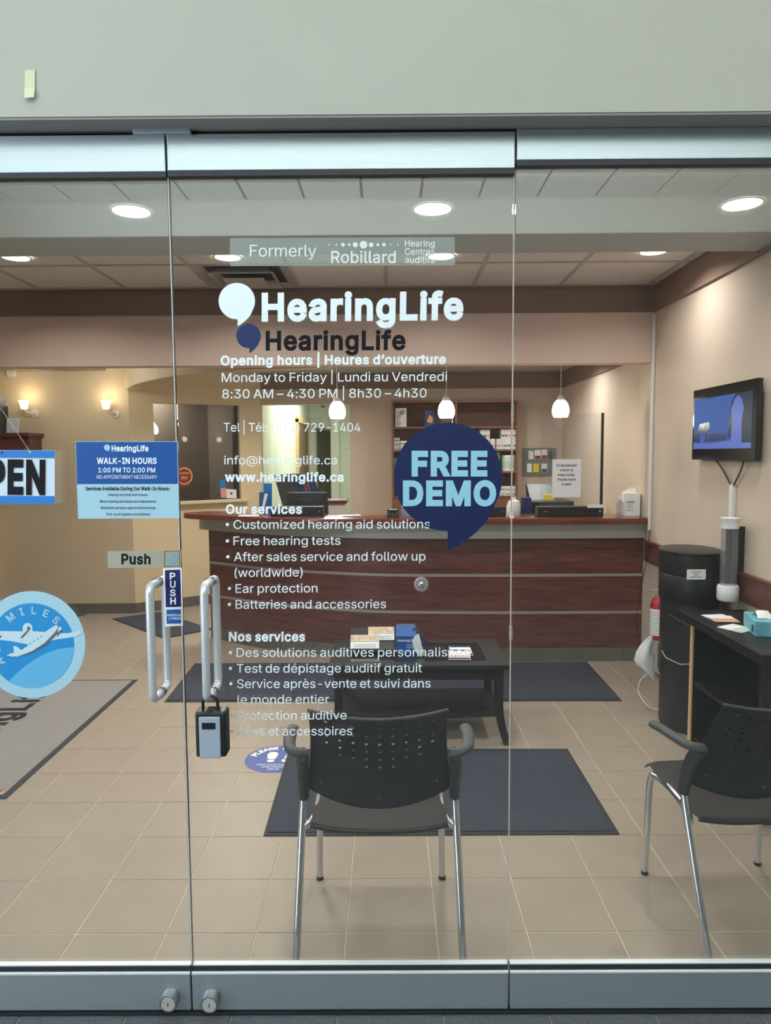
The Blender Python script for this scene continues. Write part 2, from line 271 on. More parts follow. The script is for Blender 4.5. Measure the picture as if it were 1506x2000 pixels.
8227|113,-3 89,-1 68,6 50,17 37,31 29,48 26,68 28,83 33,98 40,110 51,121 63,128 76,132 76,133 59,141 46,154 38,171 35,190 38,209 45,225 57,239 73,249 92,256 113,258 134,256 153,249 169,239 181,225 188,209 191,190 188,171 180,154 167,141 150,133 150,132 164,128 176,121 186,110 194,98 199,83 200,68 198,48 189,31 176,17 158,6 137,-1|113,25 129,26 142,30 153,37 161,46 167,57 168,69 167,83 161,94 153,104 141,111 128,116 113,118 98,116 85,111 73,104 65,94 59,83 58,69 59,57 64,46 73,37 84,30 97,26|113,145 137,150 146,157 154,165 158,176 160,188 158,200 154,210 147,218 138,225 113,230 89,225 79,218 72,210 68,200 66,188 68,176 72,165 79,157 89,150
9227|113,258 135,255 155,247 171,234 184,217 192,197 194,173 192,155 186,135 158,84 100,0 65,0 151,124 154,124 144,111 128,101 109,97 87,100 69,107 53,119 41,134 34,154 32,176 34,198 42,218 55,235 71,247 91,255|113,230 99,228 87,223 77,215 69,204 64,191 63,176 64,161 69,148 77,137 87,129 99,123 113,122 127,123 139,129 149,137 157,147 162,160 164,175 162,190 157,204 150,215 139,223 127,228
.94|48,-2 39,-1 31,4 26,12 25,20 26,29 31,37 39,42 48,43 56,42 64,37 69,29 71,20 69,12 64,4 56,-1
,94|19,-60 34,36 68,36 42,-60
:94|48,-2 39,-1 31,4 26,12 25,20 26,29 31,37 39,42 48,43 56,42 64,37 69,29 71,20 69,12 64,4 56,-1|48,135 39,137 31,142 26,149 25,158 26,167 31,174 39,179 48,181 56,179 64,174 69,167 71,158 69,149 64,142 56,137
-227|168,122 168,94 57,94 57,122
–175|175,122 175,94 0,94 0,122
|115|71,336 71,-82 44,-82 44,336
(137|45,103 50,162 66,221 88,270 118,270 95,214 81,157 76,103 80,57 94,8 118,-48 88,-48 69,-11 56,27 47,66
)137|19,-48 43,9 57,58 61,103 56,157 41,214 19,270 48,270 71,221 86,162 92,103 89,65 81,27 67,-11 48,-48
@338|178,-68 142,-65 111,-57 84,-44 61,-26 43,-4 31,23 23,54 20,90 23,124 31,155 44,182 61,204 84,222 110,235 140,243 174,246 207,243 236,235 261,221 281,204 297,183 308,159 315,134 318,108 316,71 307,38 300,25 289,14 276,8 258,5 238,8 220,18 214,25 211,34 210,34 204,24 194,15 181,8 163,6 142,9 125,18 112,31 102,48 96,69 94,91 97,113 103,132 114,149 129,161 146,169 165,172 180,170 192,166 208,153 210,153 210,167 237,167 237,55 238,45 242,37 249,31 259,30 270,32 278,38 284,48 288,64 291,108 289,129 283,150 274,170 261,187 245,201 225,212 201,219 174,221 146,219 121,212 100,201 82,186 68,167 57,144 51,118 49,89 51,59 57,33 68,10 82,-8 101,-23 123,-34 149,-40 179,-43 206,-40 229,-34 245,-29 252,-53 232,-60 205,-65|165,32 180,34 191,39 200,47 206,59 211,92 210,111 206,124 199,134 190,141 165,146 152,144 141,139 133,130 126,119 121,92 125,63 131,50 139,41 151,35
'103|39,159 35,254 68,254 64,159
’88|26,159 41,254 75,254 49,159
•194|97,46 83,48 70,54 58,62 50,73 44,87 43,101 44,115 50,128 58,140 70,148 83,154 97,156 112,154 125,148 136,140 144,128 150,115 152,101 150,87 144,73 136,62 125,54 112,48
!98|34,80 32,254 66,254 64,80|49,-2 40,-1 33,4 28,12 26,20 28,29 33,37 40,42 49,43 58,42 65,37 70,29 72,20 70,12 65,4 58,-1
é202|106,-4 80,-1 58,8 41,23 28,42 20,66 17,93 20,121 28,145 40,165 58,180 78,189 103,192 133,187 147,180 160,170 170,157 179,141 184,121 186,97 186,85 37,85 37,110 169,110 155,101 153,119 149,134 141,147 131,157 118,163 103,165 87,163 73,157 62,147 54,135 50,121 48,105 48,89 50,69 55,53 64,40 76,31 90,25 106,23 127,26 143,36 153,53 182,45 177,32 168,20 156,10 141,2 125,-3|88,214 112,265 146,265 114,214
è202|106,-4 80,-1 58,8 41,23 28,42 20,66 17,93 20,121 28,145 40,165 58,180 78,189 103,192 133,187 147,180 160,170 170,157 179,141 184,121 186,97 186,85 37,85 37,110 169,110 155,101 153,119 149,134 141,147 131,157 118,163 103,165 87,163 73,157 62,147 54,135 50,121 48,105 48,89 50,69 55,53 64,40 76,31 90,25 106,23 127,26 143,36 153,53 182,45 177,32 168,20 156,10 141,2 125,-3|90,214 57,265 91,265 115,214
?179|66,76 66,80 71,115 76,126 84,135 104,149 123,167 129,178 131,192 129,203 125,213 110,226 89,231 69,226 53,213 48,202 46,189 14,189 17,209 24,226 36,240 51,250 69,256 89,258 110,256 127,249 142,239 153,226 160,209 162,191 160,172 153,156 142,142 127,130 110,118 100,103 97,79 97,76|82,-2 73,-1 66,4 61,12 59,20 61,29 66,37 73,42 82,43 91,42 98,37 103,29 105,20 103,12 98,4 91,-1
'''
# ------------------------------------------------------------------ lettering: outlines of a plain sans alphabet
GLYPHS = {}
for line in GLYPH_DATA.strip().split('\n'):
    ch = line[0]; seg = line[1:].split('|') if ch != '|' else line[1:].split('|')
    GLYPHS[ch] = (int(seg[0]), [[tuple(map(int, q.split(','))) for q in s_.split()] for s_ in seg[1:] if s_.strip()])
GLYPHS[' '] = (75, [])
_GC = {}
def winding(x, y, cs):
    w_ = 0
    for c in cs:
        for i in range(len(c)):
            (x0, y0), (x1, y1) = c[i-1], c[i]
            if (y0 <= y) != (y1 <= y):
                if x0+(y-y0)/(y1-y0)*(x1-x0) > x: w_ += 1 if y1 > y0 else -1
    return w_
def glyph_mesh(ch, bold):                     # flat filled letter, made once per weight; heavier weights thicken the outline
    k = (ch, bold)
    if k in _GC: return _GC[k]
    adv, cs = GLYPHS.get(ch, GLYPHS[' ']); V2, E2, F2 = [], [], []
    for c in cs:
        k0 = len(V2); n_ = len(c); V2 += [Vector(p) for p in c]; E2 += [(k0+i, k0+(i+1) % n_) for i in range(n_)]
    if bold > 0:
        for c in cs:
            for i in range(len(c)):
                p, q, r_ = Vector(c[i-1]), Vector(c[i]), Vector(c[(i+1) % len(c)]); d, e = q-p, r_-q
                if d.length < 1e-6 or e.length < 1e-6: continue
                n = Vector((-d.y, d.x)).normalized()*bold; k0 = len(V2)
                V2 += [p-n, q-n, q+n, p+n]; F2.append([k0, k0+1, k0+2, k0+3])
                n2 = Vector((-e.y, e.x)).normalized()*bold; ms = n+n2; ch_ = ms.length/2/bold
                if ch_ > .995: continue
                if ch_ > .45:
                    ms = ms.normalized()*(bold/ch_)
                    for sg in (1, -1):
                        k0 = len(V2); q4 = [q, q+n*sg, q+ms*sg, q+n2*sg]; V2 += q4; F2.append([k0, k0+1, k0+2, k0+3])
                else:
                    k0 = len(V2); V2 += [q+Vector((math.cos(t*math.pi/4+.39), math.sin(t*math.pi/4+.39)))*bold for t in range(8)]; F2.append(list(range(k0, k0+8)))
    def a2(f): return sum(V2[f[i-1]].x*V2[f[i]].y-V2[f[i]].x*V2[f[i-1]].y for i in range(len(f)))
    F2 = [f if a2(f) > 0 else f[::-1] for f in F2 if abs(a2(f)) > 1e-6]
    vs, fs = [], []
    if V2:
        ov, _e, of, _a, _b, src = delaunay_2d_cdt(V2, E2, F2, 0, 1e-3)
        vs = [(v.x, v.y, 0) for v in ov]
        for f, o_ in zip(of, src):
            if o_ or winding(sum(ov[i].x for i in f)/len(f)+.0137, sum(ov[i].y for i in f)/len(f)+.0091, cs): fs.append(tuple(f))
    _GC[k] = (adv, vs, fs); return _GC[k]
def text_geo(body, bold=0, track=0):
    vs, fs = [], []; x = 0
    for ch in body:
        adv, gv, gf = glyph_mesh(ch, bold); o = len(vs)
        vs += [(p[0]+x, p[1], p[2]) for p in gv]; fs += [tuple(i+o for i in t) for t in gf]
        x += adv+bold*1.2+track
    return vs, fs
def text(body, P, U, V, width, cap, m, parent, name='lettering', bold=0, align=0, track=0):
    """flat lettering: baseline starts at P (align 0) or is centred on P (align .5); U, V unit directions; width None keeps proportions"""
    vs, fs = text_geo(body, bold, track)
    x0 = min(v[0] for v in vs); x1 = max(v[0] for v in vs); sy = cap/254; sx = sy if width is None else width/(x1-x0)
    P, U, V = Vector(P), Vector(U), Vector(V); off = -align*(x1-x0)*sx
    mb = MB().add([P+U*((v[0]-x0)*sx+off)+V*(v[1]*sy) for v in vs], fs)
    me = bpy.data.meshes.new(name); me.from_pydata(mb.v, [], mb.f); me.materials.append(m)
    o = bpy.data.objects.new(name, me); COL.objects.link(o); o.parent = parent
    return o
def flatpoly(name, pts, m, parent=None, th=0, n=None):
    """flat polygon through 3-D points; th gives it thickness along n"""
    P = [Vector(p) for p in pts]; nn = Vector(n) if n else (P[1]-P[0]).cross(P[2]-P[0]).normalized()
    tr = tessellate_polygon([P]); k = len(P); vs = list(P); fs = [tuple(t) for t in tr]
    if th:
        vs += [p+nn*th for p in P]; fs += [tuple(i+k for i in reversed(t)) for t in tr]+[(i, (i+1) % k, (i+1) % k+k, i+k) for i in range(k)]
    return MB().add(vs, fs).build(name, m, parent)

# ------------------------------------------------------------------ materials
M = lambda n: MATS[n]
mat('fascia', S(180, 180, 170), .8, noise=.02, nscale=3)
mat('soffit', S(150, 150, 142), .8)
mat('wall', S(204, 186, 170), .75, noise=.025, nscale=2.5, bump=.05, bscale=200)
mat('wall_olive', S(212, 194, 168), .75, noise=.02, nscale=2)
mat('wall_yellow', S(224, 204, 170), .75, noise=.02, nscale=2)
mat('wall_grey', S(150, 138, 125), .8)
mat('wall_hall', S(220, 224, 208), .75)
mat('band', S(134, 110, 96), .7)
mat('soffit_in', S(220, 194, 180), .75, noise=.02, nscale=2)
mat('ceil_plain', S(192, 198, 198), .85)
mat('corridor_ceiling', S(232, 242, 238), .85)
mat('ceil_tile', S(230, 224, 218), .9, noise=.05, nscale=30, bump=.3, bscale=180)
mat('tbar', S(190, 184, 178), .5)
mat('floor_tile', S(158, 143, 129), .42, noise=.045, nscale=5, bump=.03, bscale=120, spec=.4)
mat('grout', S(214, 198, 178), .9, noise=.15, nscale=12)
mat('dark_tile', S(84, 87, 91), .55, noise=.3, nscale=90, bump=.1, bscale=300)
mat('dark_grout', S(120, 122, 122), .9)
mat('base_tile', S(104, 98, 88), .5, noise=.08, nscale=8)
mat('base_grout', S(140, 134, 122), .9)
mat('wood_red', S(76, 44, 42), .36, noise=.3, nscale=3.2, stretch=(1.3, 1.3, 16), bump=.03, bscale=30, col2=S(120, 70, 61))
mat('wood_top', S(110, 52, 40), .25, noise=.2, nscale=6, stretch=(1, 8, 8), coat=.4)
mat('wood_edge', S(96, 44, 34), .3)
mat('wood_shelf', S(128, 84, 62), .5, noise=.15, nscale=4, stretch=(1, 1, 8))
mat('wood_black', S(32, 27, 26), .38, spec=.3, noise=.2, nscale=6, stretch=(8, 1, 8))
mat('wood_pale', S(214, 176, 128), .6)
mat('steel', S(186, 184, 178), .45, metal=.25, noise=.05, nscale=4, stretch=(1, 1, 40))
mat('alu', S(192, 202, 208), .42, metal=.85, noise=.04, nscale=5, stretch=(1, 1, 60))
mat('bright_line', S(225, 228, 230), .4, metal=.1)  # near-white for bright edge lines; the rail highlight is put into this colour
mat('handle_steel', S(218, 222, 228), .36, metal=.45)
mat('strip', S(160, 152, 148), .45, metal=.2)
mat('plane_pale', S(196, 220, 232), .5)
mat('chrome', S(214, 218, 224), .16, metal=.9)
mat('lock_metal', S(150, 155, 160), .3, metal=.8)
mat('gasket', S(34, 36, 44), .5)
mat('black', S(24, 25, 26), .45)
mat('black_plastic', S(34, 35, 37), .42, bump=.06, bscale=220)
mat('chair_plastic', S(44, 46, 47), .5, bump=.12, bscale=260)
mat('chair_seat', S(74, 68, 66), .55, bump=.12, bscale=260)
mat('armrest', S(70, 70, 70), .55)
mat('screen_frame', S(18, 18, 20), .12)
mat('white', S(236, 236, 234), .6)
mat('white_plastic', S(228, 228, 228), .35)
mat('paper', S(232, 232, 236), .7)
mat('vinyl_white', S(236, 246, 253), .6)
mat('vinyl_black', S(16, 15, 22), .6, spec=.2)
mat('vinyl_navy', S(22, 40, 96), .45)
mat('navy_text', S(30, 48, 110), .5)
mat('ink', S(30, 32, 40), .6)
mat('ink_grey', S(90, 100, 112), .6)
mat('vinyl_blue', S(0, 78, 156), .5)
mat('bright_blue', S(10, 120, 205), .5)
mat('pale_blue', S(165, 205, 224), .55)
mat('open_white', S(205, 222, 240), .5)
mat('demo_navy', S(26, 38, 84), .4)
mat('demo_text', S(150, 205, 228), .5)
mat('brass_plate', S(178, 176, 160), .4, metal=.3)
mat('mat_navy', S(56, 58, 72), .95, noise=.3, nscale=160, bump=.5, bscale=300)
mat('mat_edge', S(44, 43, 46), .8)
mat('mat_grey', S(150, 144, 142), .95, noise=.2, nscale=160, bump=.5, bscale=300)
mat('red', S(176, 32, 36), .4)
mat('dark_red', S(140, 40, 34), .5)
mat('gold', S(228, 176, 110), .4)
mat('navy_cloth', S(30, 34, 110), .8)
mat('orange', S(190, 96, 60), .7)
mat('dark_grey', S(66, 66, 74), .6)
mat('teal', S(110, 182, 198), .5, noise=.25, nscale=14)
mat('yellow', S(232, 208, 60), .5)
mat('green', S(120, 190, 100), .6)
mat('pink_label', S(214, 160, 160), .6)
mat('tan_print', S(216, 190, 160), .5, noise=.3, nscale=30)
mat('cord', S(30, 28, 28), .5)
mat('rope_white', S(220, 220, 224), .5)
mat('drape', S(122, 108, 84), .8)
mat('door_brown', S(120, 96, 70), .6)
mat('tape', S(214, 216, 184), .7)
mat('sill', S(222, 205, 175), .6)
mat('lamp_glow', S(255, 244, 228), .5, emit=S(255, 244, 230), estr=9)
mat('pendant_glow', S(255, 248, 232), .4, emit=S(255, 240, 214), estr=3.2)
mat('sconce_glow', S(255, 246, 214), .4, emit=S(255, 232, 180), estr=2.2)
mat('screen', S(20, 30, 60), .5, spec=.15, emit=S(46, 84, 158), estr=1.1)
glass = glassmat('door_glass', (.965, .985, .975), 1.75)
acry = glassmat('acrylic', (.95, .96, .96), 1.4)
haze = glassmat('frosted_film', (.86, .9, .9), 1.5, .16, (.85, .92, .9))
clear = glassmat('clear_plastic', (.72, .74, .78), 1.45, .12, (.8, .8, .84))

# ------------------------------------------------------------------ the setting
RW, BACK_Y, SOF_Y, GL = 1.95, 8.0, 5.3, 1.95
A, B = (-2.585, 7.19), (-1.41, 8.0)          # slanted wall with the consulting-room window
T, TX, TY = .3048, -1.0642, 2.2862
floor = struct('floor', bx(-5.2, 2.6, GL-.01, 13.3, -.05, -.0025), M('grout'))
def shared_tile(name, sx, sy, th, m, bev=.0015):
    o = bx(-sx/2, sx/2, -sy/2, sy/2, -th, 0).build(name, m, None, bevel=bev, seg=1); me = o.data; bpy.data.objects.remove(o); return me
tm = shared_tile('tile', T-.0034, T-.0034, .008, M('floor_tile'))
cells = []
for j in range(-2, 36):
    for i in range(-14, 12):
        x0, y0 = TX+i*T, TY+j*T
        if x0 > 2.0 or y0 < GL-.02-T or y0 > 13: continue
        cells.append((x0+T/2, y0+T/2))
near = []; far = []
for c in cells:
    v = Vector((c[0], c[1], 0))-EYEP; z = v.dot(fw); px = 753+FPX*v.dot(rt)/z; py = 1000-FPX*v.dot(up)/z
    clipy = c[1]-T/2 < GL+.03
    if -80 < px < 1600 and c[1] < 8.2 and not clipy and c[0] < RW-.0: near.append((c[1], c))
    else: far.append((c, clipy))
near.sort(); rest = [n[1] for n in near[290:]]; near = [n[1] for n in near[:290]]
for c in near:
    o = bpy.data.objects.new('tile', tm); o.location = (c[0], c[1], random.uniform(-.0006, .0006)); o.parent = floor; COL.objects.link(o)
g = MB()
for c in rest+[f[0] for f in far]:
    y0 = max(c[1]-T/2+.002, GL+.02); x1 = c[0]+T/2-.002
    if x1 > RW+.25: continue
    if y0 < c[1]+T/2-.01: g.box(c[0]-T/2+.002, x1, y0, c[1]+T/2-.002, -.008, 0)
tag(g.build('tile_field', M('floor_tile'), floor), kind='stuff')
# corridor floor in front of the doors
fo = struct('floor', bx(-4.6, 4.2, -6.5, GL-.012, -.05, -.003), M('dark_grout'))
tmo = shared_tile('tile', T-.005, T-.005, .008, M('dark_tile'))
g = MB()
for j in range(0, 27):
    for i in range(-13, 13):
        x0, y1 = -.155+i*T, 1.937-j*T
        if j == 0 and -6 <= i <= 5:
            o = bpy.data.objects.new('tile', tmo); o.location = (x0+T/2, y1-T/2, 0); o.parent = fo; COL.objects.link(o)
        else: g.box(x0+.0025, x0+T-.0025, y1-T+.0025, y1-.0025, -.008, 0)
tag(g.build('tile_field', M('dark_tile'), fo), kind='stuff')
# right wall, back walls, soffit
wr = struct('wall_right', bx(RW, RW+.12, GL-.01, BACK_Y+.12, 0, 3.0), M('wall'))
struct('wall_back', MB().box(-.417, RW, BACK_Y, BACK_Y+.12, 0, 2.56).box(-1.41, -.417, BACK_Y, BACK_Y+.12, 2.16, 2.56), M('wall'))
struct('wall_soffit', bx(-5.0, RW, SOF_Y, SOF_Y+.14, 2.262, 2.9), M('soffit_in'))
tb = 2.635
struct('trim_1', MB().box(-5.0, RW, SOF_Y-.012, SOF_Y, tb, CEIL_Z).box(-5.0, RW, SOF_Y-.02, SOF_Y, tb-.012, tb), M('band'))
struct('trim_2', MB().box(RW-.012, RW, LOW_EDGE, SOF_Y-.012, tb, CEIL_Z).box(RW-.02, RW, GL+.1, SOF_Y-.02, tb-.012, tb), M('band'))
struct('trim_3', MB().box(-1.5, RW, BACK_Y-.012, BACK_Y, 2.335, 2.5).box(-1.5, RW, BACK_Y-.018, BACK_Y, 2.325, 2.335), M('band'))
struct('trim_4', MB().box(RW-.012, RW, SOF_Y+.14, BACK_Y-.02, 2.335, 2.5).box(RW-.018, RW, SOF_Y+.14, BACK_Y-.02, 2.325, 2.335), M('band'))
struct('trim_5', MB().box(RW-.02, RW, GL+.1, 5.36, .79, .945).box(RW-.028, RW, GL+.1, 5.36, .932, .95), M('wood_red'), bevel=.003)
wl = struct('wall_left', MB().box(-5.0, A[0], 7.19, 7.32, 0, 2.56).box(-5.1, -5.0, GL-.01, 7.32, 0, 3.0), M('wall_olive'))
struct('wall_return', bx(-5.0, -3.965, 6.98, 7.19, 0, 2.5), M('wall_yellow'))
# slanted wall in its own frame (u along A->B)
AL = math.hypot(B[0]-A[0], B[1]-A[1]); AANG = math.atan2(B[1]-A[1], B[0]-A[0])
u0, z1a = onV(293, 779, A, B); u1, z1b = onV(472, 788, A, B); zs = onV(400, 985, A, B)[1]
wz1 = (z1a+z1b)/2; wz0 = zs+.045
def slant(mb, name, m, parent=None, **k):
    o = struct(name, mb, m, parent, **k); 
    if parent is None: o.location = (A[0], A[1], 0); o.rotation_euler.z = AANG
    return o
ws = slant(MB().box(0, u0, 0, .12, 0, 2.56).box(u1, AL, 0, .12, 0, 2.56).box(u0, u1, 0, .12, 0, wz0).box(u0, u1, 0, .12, wz1, 2.56), 'wall_slanted', M('wall_yellow'))
slant(MB().box(0, AL, -.012, 0, 2.335, 2.5).box(0, AL, -.02, 0, 2.325, 2.335), 'trim_6', M('wall_yellow'))
wn = bpy.data.objects.new('window_2', None); COL.objects.link(wn); wn['kind'] = 'structure'; wn.location = (A[0], A[1], 0); wn.rotation_euler.z = AANG
MB().box(u0, u0+.03, .0, .12, wz0, wz1).box(u1-.03, u1, 0, .12, wz0, wz1).box(u0, u1, 0, .12, wz1-.03, wz1).build('frame', M('wall_yellow'), wn)
bx(u1-.075, u1-.03, .05, .1, wz0+.0, wz1-.03).build('edge_bar', M('black'), wn)
bx(u0-.03, u1+.03, -.05, .12, wz0-.035, wz0).build('sill', M('sill'), wn, bevel=.006)
bx(u0+.03, u1-.03, .08, .086, wz0, wz1-.03).build('pane', glassmat('window_glass', (.92, .92, .92), 1.12), wn)
cr = slant(MB().box(-1.4, AL-.02, 1.5, 1.6, 0, 2.56).box(-1.5, -1.4, .12, 1.6, 0, 2.56).box(AL-.05, AL-.02, .12, 1.6, 0, 2.56), 'wall_consulting_room', M('wall_grey'))
slant(bx(-1.5, AL-.02, .12, 1.6, 2.45, 2.56), 'ceiling', M('wall_grey'))
# staff corridor
HY = 13.0
struct('wall_hall', MB().box(-1.53, -1.41, 8.12, HY, 0, 2.7).box(-.40, -.28, 8.12, HY, 0, 2.7), M('wall_hall'))
struct('wall_hall_end', bx(-1.6, 0, HY, HY+.1, 0, 2.7), M('wall_hall'))
struct('ceiling', bx(-1.6, 0, 8.12, HY, 2.62, 2.7), M('ceil_plain'))
d3 = bpy.data.objects.new('door_3', None); COL.objects.link(d3); d3['kind'] = 'structure'
MB().box(-1.41, -1.37, 11.0, 11.1, 0, 2.15).box(-1.41, -1.37, 12.55, 12.65, 0, 2.15).box(-1.41, -1.37, 11.0, 12.65, 2.1, 2.2).build('frame', M('wood_pale'), d3)
bx(-1.41, -1.385, 11.1, 12.55, 0, 2.1).build('leaf', M('door_brown'), d3, bevel=.004)
cu = thing('folding_curtain', 'brown pleated folding curtain closing the far end of the staff corridor', 'curtain')
pts = []
for k in range(19): pts.append((-1.27+.24*k/18, 12.93+(.03 if k % 2 else -.03)))
mb = MB()
for a, b in zip(pts, pts[1:]): mb.add([(a[0], a[1], .02), (b[0], b[1], .02), (b[0], b[1], 2.03), (a[0], a[1], 2.03)], [(0, 1, 2, 3)])
mb.build('pleats', M('drape'), cu); bx(-1.29, -1.0, 12.88, 12.98, 2.03, 2.07).build('track', M('drape'), cu)
struct('trim_7', MB().box(-1.02, -.87, 12.86, 13.0, 0, 2.62), M('wall_hall'))
cm = bx(-1.10, -1.04, 11.9, 12.0, 2.38, 2.43).build('ceiling_camera', M('black'), None, bevel=.01); MB().tube([(-1.07, 11.95, 2.43), (-1.07, 11.95, 2.62)], .012, 8).build('bracket', M('black'), cm); tag(cm, 'small black camera hanging from the staff corridor ceiling', 'camera')
th = bx(-.775, -.715, 12.97, 13.0, 1.70, 1.78).build('thermostat', M('white_plastic'), None, bevel=.005); tag(th, 'small white thermostat on the corridor wall behind the front desk', 'thermostat')
# ceilings
struct('ceiling', bx(-5.0, RW, GL+.02, LOW_EDGE, LOW_Z, 2.9), M('ceil_plain'))
cb = struct('ceiling', bx(-5.0, RW, LOW_EDGE, SOF_Y, CEIL_Z+.03, 2.92), M('ceil_plain'))
struct('ceiling', MB().box(-5.0, RW, SOF_Y+.14, BACK_Y, 2.5, 2.56), M('ceil_plain'))
xs = [-5.0]+[-.005+.628*k for k in range(-7, 4)]+[RW]; ys = [LOW_EDGE, 4.04, 4.65, 5.262, SOF_Y-.014]
DIFF = (-1.261, -.633, 4.65, 5.262)
g = MB()
for x in xs[1:-1]: g.box(x-.012, x+.012, LOW_EDGE, SOF_Y, CEIL_Z, CEIL_Z+.03)
for y in ys[1:]: g.box(-5.0, RW, y-.012, y+.012, CEIL_Z-.0004, CEIL_Z+.03)
g.build('ceiling_grid', M('tbar'), cb)
for i in range(len(xs)-1):
    for j in range(len(ys)-1):
        a, b, c, d = xs[i]+.012, xs[i+1]-.012, ys[j]+.012, ys[j+1]-.012
        if b-a < .02 or d-c < .01: continue
        if abs(xs[i]-DIFF[0]) < .05 and abs(ys[j]-4.65) < .01: continue
        bx(a, b, c, d, CEIL_Z+.006, CEIL_Z+.02).build('ceiling_panel', M('ceil_tile'), cb)
df = thing('ceiling_air_diffuser', 'square stepped air diffuser set in the grid ceiling, grey with dark slots', 'air vent')
cx_, cy_ = (DIFF[0]+DIFF[1])/2, (DIFF[2]+DIFF[3])/2
for k, (o_, i_, z0, z1) in enumerate([(.30, .245, -.004, .02), (.215, .17, -.03, .012), (.135, .0, -.045, -.03)]):
    mb = MB()
    def ringv(r, z): return [(cx_-r, cy_-r, CEIL_Z+z), (cx_+r, cy_-r, CEIL_Z+z), (cx_+r, cy_+r, CEIL_Z+z), (cx_-r, cy_+r, CEIL_Z+z)]
    if i_: mb.add(ringv(o_, z0)+ringv(i_, z1)+ringv(o_, z0+.006)+ringv(i_, z1+.006), [(a, (a+1) % 4, (a+1) % 4+4, a+4) for a in range(4)]+[(a+8, a+12, (a+1) % 4+12, (a+1) % 4+8) for a in range(4)]+[(a, a+8, (a+1) % 4+8, (a+1) % 4) for a in range(4)])
    else: mb.add(ringv(o_, z0)+ringv(o_, z0+.006), [(0, 1, 2, 3), (7, 6, 5, 4)]+[(a, (a+1) % 4, (a+1) % 4+4, a+4) for a in range(4)])
    mb.build('vane', M('tbar'), df)
bx(cx_-.3, cx_+.3, cy_-.3, cy_+.3, CEIL_Z+.022, CEIL_Z+.03).build('backing', M('dark_grey'), df)
# curved bulkhead sweeping back from the soffit to the left wall
arc = smoothpath([(-2.6, 7.15), (-2.25, 6.55), (-1.75, 5.98), (-1.15, 5.62), (-.45, 5.46)], 6)
mb = MB()
for a, b in zip(arc, arc[1:]):
    n = Vector((-(b.y-a.y), b.x-a.x)).normalized()*.12
    q = [(a.x, a.y), (b.x, b.y), (b.x+n.x, b.y+n.y), (a.x+n.x, a.y+n.y)]
    mb.prism(q, 'z', 2.262, 2.5)
struct('trim_8', mb, M('wall_olive'))
# left-hand baseboard tiles and slanted wall baseboard tiles
def baseboard(name, P0, P1, parentless=True):
    L_ = math.hypot(P1[0]-P0[0], P1[1]-P0[1]); an = math.atan2(P1[1]-P0[1], P1[0]-P0[0])
    b0 = struct(name, bx(0, L_, -.008, 0, 0, .103), M('base_grout')); b0.location = (P0[0], P0[1], 0); b0.rotation_euler.z = an
    n = max(1, round(L_/.3))
    for k in range(n):
        bx(L_*k/n+.002, L_*(k+1)/n-.002, -.014, -.007, .001, .105).build('tile', M('base_tile'), b0, bevel=.001, seg=1)
baseboard('baseboard_left', (-3.96, 7.19), (A[0], 7.19)); baseboard('baseboard_slanted', A, B)

# ------------------------------------------------------------------ shop front: fascia, doors, fixed pane
struct('wall_front', MB().box(-4.6, 4.2, 1.865, 2.0, 2.458, 4.3).box(-4.6, -2.6, 1.87, 2.0, 0, 2.458).box(2.2, 4.2, 1.87, 2.0, 0, 2.458), M('fascia'))
struct('trim_9', bx(-2.6, 2.2, 1.868, GL-.012, 2.452, 2.458), M('soffit'))
struct('trim_10', MB().box(-2.6, .34, GL-.012, GL+.05, 2.448, 2.462), M('gasket'))
# corridor shell behind the camera
struct('wall_corridor', MB().box(-4.6, 4.2, -6.6, -6.5, 0, 4.3).box(4.2, 4.3, -6.5, 2.0, 0, 4.3).box(-4.7, -4.6, -6.5, 2.0, 0, 4.3), mat('corridor_wall', S(120, 118, 112), .8))
co = struct('ceiling', MB().box(-4.6, 4.2, -3.86, 2.0, 4.3, 4.36), M('ink_grey'))
struct('ceiling', bx(-4.6, 4.2, -6.5, -3.88, 3.92, 4.3), M('corridor_wall'))
struct('trim_11', bx(-4.6, 4.2, -3.88, -3.86, 3.92, 4.3), M('corridor_ceiling'))
for i in range(14):
    for j in range(9):
        x0 = -.25+.61*(i-7); y0 = -3.85+.61*j
        bx(x0+.014, x0+.596, y0+.014, y0+.596, 4.28, 4.30).build('ceiling_panel', M('corridor_ceiling'), co)

